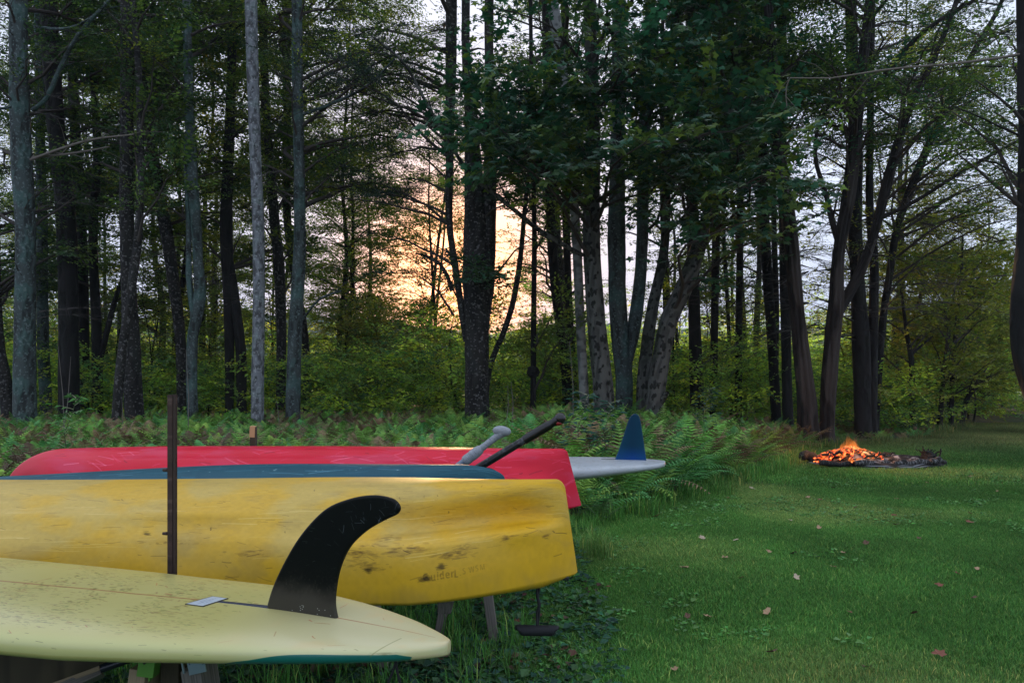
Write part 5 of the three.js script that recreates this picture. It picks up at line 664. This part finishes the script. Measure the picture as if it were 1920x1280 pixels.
// ---------------------------------------------------------------- rack, posts, odds and ends
const woodTex = (a, b, s) => dataTex(128, 512, (x, y) => { const g = fbm(x * 22 + 2 * fbm(y * 4, x * 3, 4, 3, s, 2), y * 5, 22, 5, s, 4), k = sstep(0.6, 0.8, fbm(x * 40, y * 3, 40, 3, s + 9, 3)); return mix3(mix3(a, b, g), a.map((q) => q * 0.45), k * 0.6); }, true);
const greyWood = new THREE.MeshStandardMaterial({ map: woodTex([0.075, 0.065, 0.055], [0.19, 0.17, 0.15], 3), roughness: 0.95 }), darkWood = new THREE.MeshStandardMaterial({ map: woodTex([0.030, 0.024, 0.014], [0.075, 0.058, 0.034], 5), roughness: 0.95 }), paleWood = new THREE.MeshStandardMaterial({ map: woodTex([0.17, 0.125, 0.075], [0.32, 0.24, 0.15], 7), roughness: 0.9 });
function beam(a, b, w, h, roll = 0) { const d = b.clone().sub(a), g = new RoundedBoxGeometry(w, d.length(), h, 2, Math.min(w, h) * 0.07); g.rotateY(roll); g.applyQuaternion(new THREE.Quaternion().setFromUnitVectors(UP, d.clone().normalize())); g.translate((a.x + b.x) / 2, (a.y + b.y) / 2, (a.z + b.z) / 2); return g; }
{ // near sawhorse
  const c = new V3(-0.73, 0, -1.9), t = thing('sawhorse', 'wooden sawhorse under the longboard with one green and one galvanised bracket', 'sawhorse', c), L = (...a) => local(beam(...a), c);
  part('rail', L(new V3(-0.735, 0.695, -1.60), new V3(-0.735, 0.695, -3.42), 0.04, 0.075), darkWood, t);
  const legs = [[-0.782, -1.6, -0.875], [-0.672, -1.6, -0.545], [-0.79, -3.3, -0.88], [-0.68, -3.3, -0.56]];
  legs.forEach(([x, z, xb], k) => part('leg', L(new V3(xb, -0.02, -Math.abs(z) + (k < 2 ? 0.03 : -0.03)), new V3(x, 0.73, z), k % 2 ? 0.043 : 0.035, 0.085), k % 2 ? greyWood : paleWood, t));
  const green = std([0.075, 0.21, 0.022], 0.45, { metalness: 0.1 }), galv = std([0.22, 0.28, 0.33], 0.38, { metalness: 0.75 });
  const bg = part('bracket', L(P(271, 1269, 1.548), P(280, 1205, 1.552), 0.034, 0.004), green, t, 'bright green painted bracket on the left leg');
  part('bolt_hole', local(new THREE.CylinderGeometry(0.0028, 0.0028, 0.002, 14).rotateX(Math.PI / 2).translate(...P(270, 1243, 1.5465).toArray()), c), std([0.01, 0.01, 0.008], 0.9), bg);
  part('bracket_flange', L(P(288, 1269, 1.57), P(296, 1205, 1.57), 0.003, 0.045), green, t);
  part('bracket', L(P(371, 1262, 1.548), P(359, 1200, 1.552), 0.036, 0.004, 0), galv, t, 'galvanised ribbed bracket on the right leg');
  for (const [x, y0] of [[345, 1262], [354, 1247], [372, 1241], [378, 1246]]) part('rib', L(P(x, y0, 1.546), P(x - (y0 - 1200) * 0.19, 1200, 1.55), 0.0032, 0.006), galv, t);
}
{ const c = new V3(-0.22, 0, -4.1), t = thing('sawhorse', 'weathered grey sawhorse below the red kayak, its legs showing under the yellow hull', 'sawhorse', c), L = (...a) => local(beam(...a), c);
  part('rail', L(new V3(-0.22, 0.605, -2.42), new V3(-0.22, 0.605, -5.3), 0.045, 0.07), greyWood, t);
  for (const [x, z, xb, zb] of [[-0.265, 3.72, -0.375, 3.70], [-0.17, 3.72, -0.082, 3.70], [-0.265, 5.1, -0.37, 5.15], [-0.17, 5.1, -0.06, 5.15]]) part('leg', L(new V3(xb, -0.02, -zb), new V3(x, 0.61, -z), 0.045, 0.085), greyWood, t); }
const rustTex = dataTex(64, 512, (x, y) => { const a = fbm(x * 6, y * 40, 6, 40, 3, 5), s = sstep(0.62, 0.8, fbm(x * 20, y * 120, 20, 120, 8, 2)); return mix3(mix3([0.022, 0.013, 0.010], [0.075, 0.042, 0.033], a), [0.16, 0.11, 0.09], s * 0.4); }, true);
const rust = new THREE.MeshStandardMaterial({ map: rustTex, roughness: 0.75, metalness: 0.25 });
{ // rusty channel post standing between the longboard and the yellow kayak
  const c = new V3(-0.958, 0, -2.105), t = thing('metal_post', 'rusty steel channel post standing in front of the yellow kayak', 'post', c);
  const prof = [[-0.0145, 0.008], [0.0005, 0.008], [0.0005, -0.008], [0.0125, -0.012], [0.0125, -0.009], [0.0035, -0.005], [0.0035, 0.011], [-0.0145, 0.011]], g = new THREE.ExtrudeGeometry(new THREE.Shape(prof.map(([x, y]) => new THREE.Vector2(x, y))), { depth: 1.32, bevelEnabled: true, bevelSize: 0.0005, bevelThickness: 0.0005, bevelSegments: 1 }); g.scale(0.70, 0.78, 1);
  g.rotateX(-Math.PI / 2); g.scale(1, 1, -1); { const ix = g.index; } g.translate(0, -0.03, 0);
  const p = g.attributes.position; for (let k = 0; k < p.count; k += 3) for (const A of [g.attributes.position, g.attributes.uv, g.attributes.normal]) { const s = A.itemSize, o = A.array; for (let q = 0; q < s; q++) { const w = o[k * s + q]; o[k * s + q] = o[(k + 2) * s + q]; o[(k + 2) * s + q] = w; } }
  g.computeVertexNormals(); part('channel', g, rust, t);
  part('web', local(new THREE.BoxGeometry(0.0085, 1.315, 0.003).translate(-0.9520, 0.63, -2.1005), c), std([0.040, 0.024, 0.018], 0.8), t);
  for (const [x, y] of [[309, 881], [308.5, 1000]]) { const q = P(x, y, 2.1); part('bolt', local(new THREE.CylinderGeometry(0.004, 0.005, 0.012, 10).rotateZ(Math.PI / 2).translate(q.x, q.y, q.z), c), rust, t); }
}
{ const c = P(474.5, 0, 4.62); c.y = 0; const t = thing('wooden_stake', 'short wooden stake with a pale sunlit top behind the red kayak', 'stake', c);
  part('stake', local(beam(new V3(c.x, -0.03, c.z), new V3(c.x + 0.002, 1.02, c.z), 0.036, 0.03), c), darkWood, t);
  part('sunlit_top', local(beam(new V3(c.x - 0.003, 0.955, c.z + 0.002), new V3(c.x, 1.025, c.z + 0.002), 0.033, 0.031), c), std([0.50, 0.30, 0.14], 0.8), t, 'low sunlight on the top, painted as a pale orange colour'); }  // evening sun on the stake top is painted as this lighter cap
{ // boards and a tube stored below the longboard at the left
  const q = [[-80, 1215], [225, 1221], [188, 1254], [100, 1286], [30, 1312], [-80, 1345]].map(([x, y]) => P(x, y, 1.82)), g = new THREE.ExtrudeGeometry(new THREE.Shape(q.map((v) => new THREE.Vector2(v.x, v.y))), { depth: 0.012, bevelEnabled: true, bevelSize: 0.001, bevelThickness: 0.001, bevelSegments: 1 }); g.translate(0, 0, -1.835); topMesh('plywood_sheet', g, darkWood, 'dark stained plywood sheet stored below the longboard at the left', 'plywood');
  topMesh('timber_strip', beam(P(80, 1291, 1.70), P(187, 1252, 1.74), 0.010, 0.012), paleWood, 'thin pale timber strip along the edge of the plywood sheet', 'timber');
  topMesh('plank', beam(P(60, 1318, 1.69), P(190, 1258, 1.76), 0.022, 0.05), greyWood, 'grey weathered plank below the pale timber strip', 'plank');
  const mb = new MB(); mb.tube([{ p: P(187, 1253, 1.72), r: 0.0001 }, { p: P(187.2, 1252.9, 1.72), r: 0.0105 }, { p: P(300, 1215, 1.78), r: 0.0105 }], 18); topMesh('dark_tube', mb.build(), std([0.008, 0.010, 0.022], 0.3), 'blue-black tube end sticking out below the longboard', 'tube'); }
// ---------------------------------------------------------------- campfire
{
  const r = RNG(611), c = P(1640, 870, 11.1); c.y = 0;
  const t = thing('campfire', 'low burning heap of branches with grey ash and charred logs on the lawn', 'campfire', c);
  const W = (px, py, dz = 0) => { const q = P(px, py, 11.1 + dz).sub(c); return q; };
  const char = new THREE.MeshStandardMaterial({ map: dataTex(64, 256, (x, y) => { const a = fbm(x * 8, y * 30, 8, 30, 3, 4); return mix3([0.006, 0.006, 0.006], [0.07, 0.068, 0.065], sstep(0.55, 0.8, a)); }, true), roughness: 0.9 });
  const ashLog = new THREE.MeshStandardMaterial({ map: dataTex(64, 256, (x, y) => { const a = fbm(x * 8, y * 24, 8, 24, 13, 4); return mix3([0.015, 0.015, 0.015], [0.15, 0.15, 0.155], sstep(0.4, 0.7, a)); }, true), roughness: 0.95 });
  const emberTex = dataTex(128, 256, (x, y) => { const a = fbm(x * 6, y * 16, 6, 16, 3, 5), h = sstep(0.30, 0.58, a), k = sstep(0.55, 0.72, a); return [h * 1.0, h * 0.10 + k * 0.30, h * 0.02 + k * 0.08]; }, true);
  emberTex.repeat.set(3, 1.2); char.map.repeat.set(4, 4); ashLog.map.repeat.set(4, 4);
  const ember = (s) => new THREE.MeshStandardMaterial({ color: new THREE.Color().setRGB(0.05, 0.03, 0.025), emissive: 0xffffff, emissiveMap: emberTex, emissiveIntensity: s, roughness: 0.95 });
  const E1 = ember(1.8), E2 = ember(1.0);
  // ash bed
  { const g = new THREE.SphereGeometry(1, 60, 30, 0, 6.2832, 0, Math.PI / 2), p = g.attributes.position; for (let k = 0; k < p.count; k++) { const x = p.getX(k), z = p.getZ(k), y = p.getY(k); p.setXYZ(k, x * 1.02 + 0.02, y * (0.13 + 0.10 * Math.exp(-Math.pow((x + 0.38) / 0.35, 2))) * (1 + 0.3 * n3(x * 7, 3, z * 7)) - 0.01, z * 0.62); } g.computeVertexNormals();
    part('ash_heap', g, new THREE.MeshStandardMaterial({ map: dataTex(256, 256, (x, y) => { const a = fbm(x * 26, y * 26, 26, 26, 5, 4); return mix3([0.010, 0.010, 0.010], [0.24, 0.25, 0.27], sstep(0.48, 0.72, a)); }, true), roughness: 1 }), t); }
  const log = (name, a, b, rad, mat, bend = 0.03) => { const mb = new MB(), n = 7, pts = []; for (let k = 0; k <= n; k++) { const u = k / n, p = a.clone().lerp(b, u); p.y += Math.sin(u * Math.PI) * bend * rr(r, -1, 1); p.z += Math.sin(u * Math.PI) * bend * rr(r, -1, 1); pts.push({ p, r: rad * (k === 0 || k === n ? 0.75 : rr(r, 0.88, 1.1)) }); } pts.unshift({ p: a, r: 0.001 }); pts.push({ p: b, r: 0.001 }); mb.tube(pts, 10, 0.14, r() * 40); return part(name, mb.build(), mat, t); };
  // burning branches leaning to the top of the heap
  for (let k = 0; k < 62; k++) { const bx = lerp(1520, 1665, r()), dz = rr(r, -0.6, 0.45), py = 868 - rr(r, 0, 8) - (dz + 0.6) * 4, tx = lerp(bx, 1598, rr(r, 0.5, 1.0)) + rr(r, -18, 22), w = r(); log('burning_branch', W(bx, py, dz), W(tx, lerp(862, 834, clamp(1 - Math.abs(tx - 1596) / 75) * rr(r, 0.75, 1)), dz * 0.35), rr(r, 0.008, 0.022), w < 0.42 ? E1 : w < 0.68 ? E2 : char, 0.05); }
  for (let k = 0; k < 16; k++) { const bx = rr(r, 1530, 1640), w = r(); log('burning_branch', W(bx, rr(r, 850, 864), rr(r, -0.5, 0.2)), W(bx + rr(r, 20, 55), rr(r, 844, 860), rr(r, -0.5, 0.2)), rr(r, 0.010, 0.022), w < 0.5 ? E2 : char, 0.05); }
  log('charred_log', W(1502, 857, 0), W(1528, 855, 0.1), 0.062, char); log('charred_log', W(1538, 868, -0.55), W(1606, 869, -0.5), 0.042, char); log('charred_log', W(1604, 868, -0.55), W(1668, 868, -0.45), 0.045, ashLog); log('charred_log', W(1640, 864, -0.3), W(1700, 866, -0.5), 0.045, char); log('charred_log', W(1676, 868, -0.5), W(1742, 866, -0.4), 0.045, ashLog); log('charred_log', W(1690, 860, 0), W(1760, 862, 0.2), 0.05, char); log('charred_log', W(1735, 866, -0.3), W(1772, 867, -0.2), 0.055, char); log('charred_log', W(1640, 856, 0.1), W(1712, 857, 0.2), 0.032, char); log('charred_log', W(1745, 866, -0.45), W(1764, 862, -0.4), 0.045, ashLog);
  { const q = W(1742, 850, -0.05); for (let k = 0; k < 8; k++) log('charred_twig', q.clone().add(new V3(rr(r, -0.12, 0.12), -0.06, rr(r, -0.1, 0.1))), q.clone().add(new V3(rr(r, -0.2, 0.2), rr(r, 0.0, 0.09), rr(r, -0.1, 0.1))), rr(r, 0.006, 0.014), char); log('charred_twig', W(1732, 856, 0), W(1731, 836, 0), 0.008, char); const g = new THREE.IcosahedronGeometry(0.09, 3), p = g.attributes.position; for (let k = 0; k < p.count; k++) { const v = new V3().fromBufferAttribute(p, k); v.multiplyScalar(1 + 0.5 * n3(v.x * 30, v.y * 30, v.z * 30)); p.setXYZ(k, v.x * 1.2 + q.x, v.y * 0.8 + q.y - 0.03, v.z + q.z); } g.computeVertexNormals(); part('charred_stump', g, char, t); }
  // ash flakes and embers scattered on the heap
  for (let k = 0; k < 60; k++) { const x = rr(r, 1600, 1690), q = W(x, lerp(845, 860, (x - 1600) / 90) + rr(r, -3, 8), rr(r, -0.4, 0.1)); const g = new THREE.DodecahedronGeometry(rr(r, 0.008, 0.02)); g.scale(1.3, 0.6, 1); g.rotateY(r() * 6); g.translate(q.x, q.y, q.z); part('ash_lump', g, k % 5 === 0 ? E2 : ashLog, t); }
  // flames: soft tongues
  const flame = (px, py, w, h, dz, I) => { const q = W(px, py, dz), g = new THREE.SphereGeometry(1, 18, 22), p = g.attributes.position, col = []; for (let k = 0; k < p.count; k++) { const y = (p.getY(k) + 1) / 2, s = Math.pow(1 - y, 0.7) * 1.25 * Math.min(1, 0.3 + y * 4), sw = 1.1 * n3(y * 2.6, px, 3); p.setXYZ(k, q.x + (p.getX(k) * s + sw * y) * w, q.y + y * h, q.z + p.getZ(k) * s * w); col.push(1, 1, 1, Math.pow(1 - y, 1.7) * 0.45); } g.setAttribute('color', new THREE.Float32BufferAttribute(col, 4)); g.computeVertexNormals();
    part('flame', g, new THREE.MeshStandardMaterial({ color: 0x000000, emissive: new THREE.Color().setRGB(1, 0.22, 0.03), emissiveIntensity: I, transparent: true, vertexColors: true, roughness: 1, side: THREE.DoubleSide }), t); };
  for (const [x, y, w, h, dz] of [[1593, 848, 0.09, 0.27, 0], [1585, 848, 0.06, 0.20, 0.1], [1601, 848, 0.06, 0.22, -0.1], [1609, 848, 0.05, 0.15, 0.05], [1576, 850, 0.05, 0.14, 0.0], [1612, 848, 0.05, 0.10, -0.15], [1572, 852, 0.05, 0.11, -0.2], [1560, 856, 0.05, 0.10, -0.3], [1580, 858, 0.05, 0.09, -0.4], [1598, 866, 0.045, 0.08, -0.55], [1548, 862, 0.05, 0.07, -0.4], [1610, 864, 0.04, 0.08, -0.5]]) flame(x, y, w, h, dz, 1.1);
  const pl = new THREE.PointLight(new THREE.Color().setRGB(1, 0.36, 0.09), 3, 0, 2); pl.name = 'fire_light'; pl.position.set(c.x - 0.35, 0.42, c.z + 0.15); pl.castShadow = true; pl.shadow.radius = 6; scene.add(pl);
}
// ---------------------------------------------------------------- single plants near the front
{
  const r = RNG(717);
  const sap = (name, label, base, h, nNode, leafL, tint, pinn, cat = 'plant') => {
    const t = thing(name, label, cat, base), mb = new MB(), T = new Tri(), pts = []; for (let k = 0; k <= 6; k++) pts.push({ p: new V3(0.05 * Math.sin(k * 1.3) * h, h * k / 6 - 0.02, 0.02 * Math.sin(k * 2)), r: 0.008 * (1 - k / 8) }); mb.tube(pts, 6); part('stem', mb.build(), std([0.06, 0.085, 0.03], 0.8), t);
    for (let k = 0; k < nNode; k++) { const u = lerp(0.12, 1, (k + 0.5) / nNode), p = pts[Math.min(5, Math.floor(u * 6))].p.clone().lerp(pts[Math.min(6, Math.floor(u * 6) + 1)].p, u * 6 % 1), th = k * 2.4 + rr(r, -0.3, 0.3), d = new V3(Math.cos(th), 0.35, Math.sin(th)).normalize(), L = rr(r, 0.16, 0.26) * (1.25 - 0.6 * u);
      T.stick(p, p.clone().addScaledVector(d, L), 0.003, [0.6, 0.6, 0.4]);
      for (let j = 1; j <= pinn; j++) for (const sg of j === pinn ? [0] : [1, -1]) { const q = p.clone().addScaledVector(d, L * j / pinn), s = new V3(-d.z, 0, d.x).multiplyScalar(sg), dd = d.clone().multiplyScalar(sg ? 0.6 : 1).add(s).add(new V3(0, -0.25, 0)).normalize(), n = new V3(rr(r, -0.3, 0.3), 1, rr(r, -0.3, 0.3)); n.addScaledVector(dd, -n.dot(dd)).normalize(); const v = rr(r, 0.75, 1.25); leafSimple(T, q, dd, n, leafL * rr(r, 0.8, 1.2), leafL * 0.42, tint.map((x) => x * v)); } }
    const m = part('foliage', T.build(), leafy([1, 1, 1], 0.4, 0.8), t); return t;
  };
  const at = (px, Z) => { const p = P(px, 0, Z); p.y = 0; return p; };
  sap('sapling_plant', 'fresh bright green seedling rising from the ferns at the left', at(131, 7.6), 1.14, 26, 0.10, [0.085, 0.26, 0.050], 3);
  sap('leafy_shrub', 'broad-leaved bluish-green shrub behind the black paddle knob', at(1092, 8.2), 1.15, 34, 0.13, [0.030, 0.115, 0.075], 2, 'shrub');
  sap('leafy_shrub', 'broad-leaved shrub leaning between the paddle knob and the blue fin', at(1140, 8.6), 1.05, 30, 0.13, [0.030, 0.105, 0.070], 2, 'shrub');
  sap('leafy_shrub', 'broad-leaved shrub in the ferns below the mossy leaning trunk', at(1325, 11.5), 1.15, 30, 0.14, [0.032, 0.10, 0.055], 2, 'shrub');
  const mkFern = (px, Z, s, label, k, tint) => { const p = at(px, Z); p.y = -0.02; const t = thing('fern', label, 'fern', p), m = part('fronds', FERN[k], (() => { const q = FERNMAT.clone(); q.color = new THREE.Color().setRGB(...tint); return q; })(), t); m.scale.setScalar(s); m.rotation.y = px; return t; };
  mkFern(1128, 6.75, 0.72, 'fern with broad pale fronds under the tip of the white board', 0, [0.075, 0.16, 0.045]);
  mkFern(1105, 6.3, 0.30, 'small fern on the lawn edge beside the red kayak', 1, [0.07, 0.18, 0.045]);
  mkFern(1342, 9.4, 0.62, 'bright yellow-green fern at the rounded corner of the fern bed', 2, [0.075, 0.19, 0.045]);
  mkFern(1240, 8.3, 0.68, 'fern standing at the lawn edge right of the white board tip', 0, [0.060, 0.15, 0.045]);
  mkFern(1450, 11.6, 0.75, 'dark fern closest to the campfire', 1, [0.045, 0.115, 0.040]);
  mkFern(40, 4.95, 0.66, 'fern at the left edge of the photo beside the red bow', 2, [0.055, 0.14, 0.045]);
  // dead stalks
  const st = new MB(); for (const [a, b, c, d] of [[120, 830, 108, 650], [115, 835, 132, 668], [352, 830, 348, 655], [225, 830, 228, 745], [948, 800, 952, 720], [960, 800, 958, 715], [1075, 800, 1068, 640], [522, 825, 518, 750]]) st.tube([{ p: P(a, b, 12.5), r: 0.008 }, { p: P((a + c) / 2 + 3, (b + d) / 2, 12.5), r: 0.006 }, { p: P(c, d, 12.5), r: 0.003 }], 5);
  topMesh('dead_stalks', st.build(), std([0.15, 0.13, 0.115], 0.9), 'thin grey dead stalks standing in the fern bed', 'stalks', 'stuff');
  for (const q of [[[862, 150], [863, 200], [861, 240], [854, 262], [845, 274]], [[922, 228], [926, 260], [927, 285], [924, 305]]]) { const mb = new MB(); mb.tube(smooth(q.map(([x, y]) => ({ p: P(x, y, 13.2), r: 0.008 })), 0.08), 6); topMesh('dead_vine', mb.build(), std([0.26, 0.23, 0.19], 0.9), q[0][0] < 900 ? 'longer pale hooked vine hanging in front of the clustered pine' : 'shorter pale vine hanging right of the longer hooked vine', 'vine'); }
}
// ---------------------------------------------------------------- fallen leaves on the lawn
{
  const r = RNG(818), shape = (seed) => { const q = RNG(seed), T = new Tri(), n = 11, c = new V3(0, 0.006, 0), ring = []; for (let k = 0; k < n; k++) { const a = k / n * 6.283, l = (k % 2 ? 0.62 : 1) * rr(q, 0.8, 1.15); ring.push(new V3(Math.cos(a) * l, 0.18 * l * l + rr(q, -0.1, 0.22), Math.sin(a) * l * 0.8)); } for (let k = 0; k < n; k++) T.t(c, ring[(k + 1) % n], ring[k], [1, 1, 1]); return T.build(); };
  const shapes = [1, 2, 3, 4].map(shape), cols = { tan: [0.34, 0.22, 0.125], red: [0.20, 0.075, 0.045], brown: [0.11, 0.06, 0.035], pale: [0.42, 0.33, 0.23] }, mats = Object.fromEntries(Object.entries(cols).map(([k, v]) => [k, std(v, 0.85, { side: THREE.DoubleSide })]));
  const spots = [[1516, 932, 'tan'], [1410, 915, 'pale'], [1365, 933, 'red'], [1538, 937, 'red'], [1562, 914, 'brown'], [1683, 935, 'red'], [1691, 943, 'brown'], [1605, 951, 'brown'], [1676, 966, 'red'], [1482, 975, 'pale'], [1536, 989, 'tan'], [1681, 983, 'brown'], [1820, 962, 'tan'], [1818, 978, 'red'], [1316, 1008, 'pale'], [1380, 1013, 'pale'], [1442, 1034, 'tan'], [1360, 1045, 'tan'], [1490, 1037, 'brown'], [1581, 1036, 'tan'], [1624, 1018, 'brown'], [1724, 1009, 'brown'], [1563, 1062, 'tan'], [1283, 1064, 'tan'], [1390, 1083, 'red'], [1494, 1082, 'pale'], [1794, 1074, 'red'], [1833, 1067, 'tan'], [1762, 1097, 'red'], [1828, 1120, 'brown'], [1326, 1155, 'tan'], [1439, 1148, 'tan'], [1289, 1155, 'brown'], [1593, 1147, 'red'], [1716, 1149, 'brown'], [1447, 1222, 'brown'], [1763, 1226, 'red'], [1627, 1250, 'brown'], [1265, 1254, 'tan'], [1230, 968, 'red'], [1195, 945, 'brown'], [1740, 905, 'tan'], [1821, 893, 'tan'], [1871, 921, 'tan'], [1140, 1100, 'red'], [1060, 1215, 'brown'], [968, 1166, 'red'], [905, 1205, 'brown']];
  spots.forEach(([px, py, k], i) => { const Z = F * (EYE - 0.03) / (py - HY), s = rr(r, 0.024, 0.038) * (k === 'pale' ? 1.1 : 1), m = new THREE.Mesh(shapes[i % 4], mats[k]); shadow(m); m.name = numbered('fallen_leaf'); const p = P(px, py, Z); m.position.copy(p); m.rotation.set(rr(r, -0.4, 0.4), rr(r, 0, 6.28), rr(r, -0.4, 0.4)); m.scale.setScalar(s); scene.add(m);
    tag(m, { tan: 'curled tan dead leaf lying in the lawn grass', red: 'reddish dead leaf lying in the lawn grass', brown: 'dark brown dead leaf half sunk in the lawn grass', pale: 'pale beige dead leaf lying on the open lawn' }[k], 'leaf', { tan: 'tan leaves fallen on the lawn', red: 'reddish leaves fallen on the lawn', brown: 'dark brown leaves fallen on the lawn', pale: 'pale leaves fallen on the lawn' }[k]); });
}
renderer.render(scene, camera);
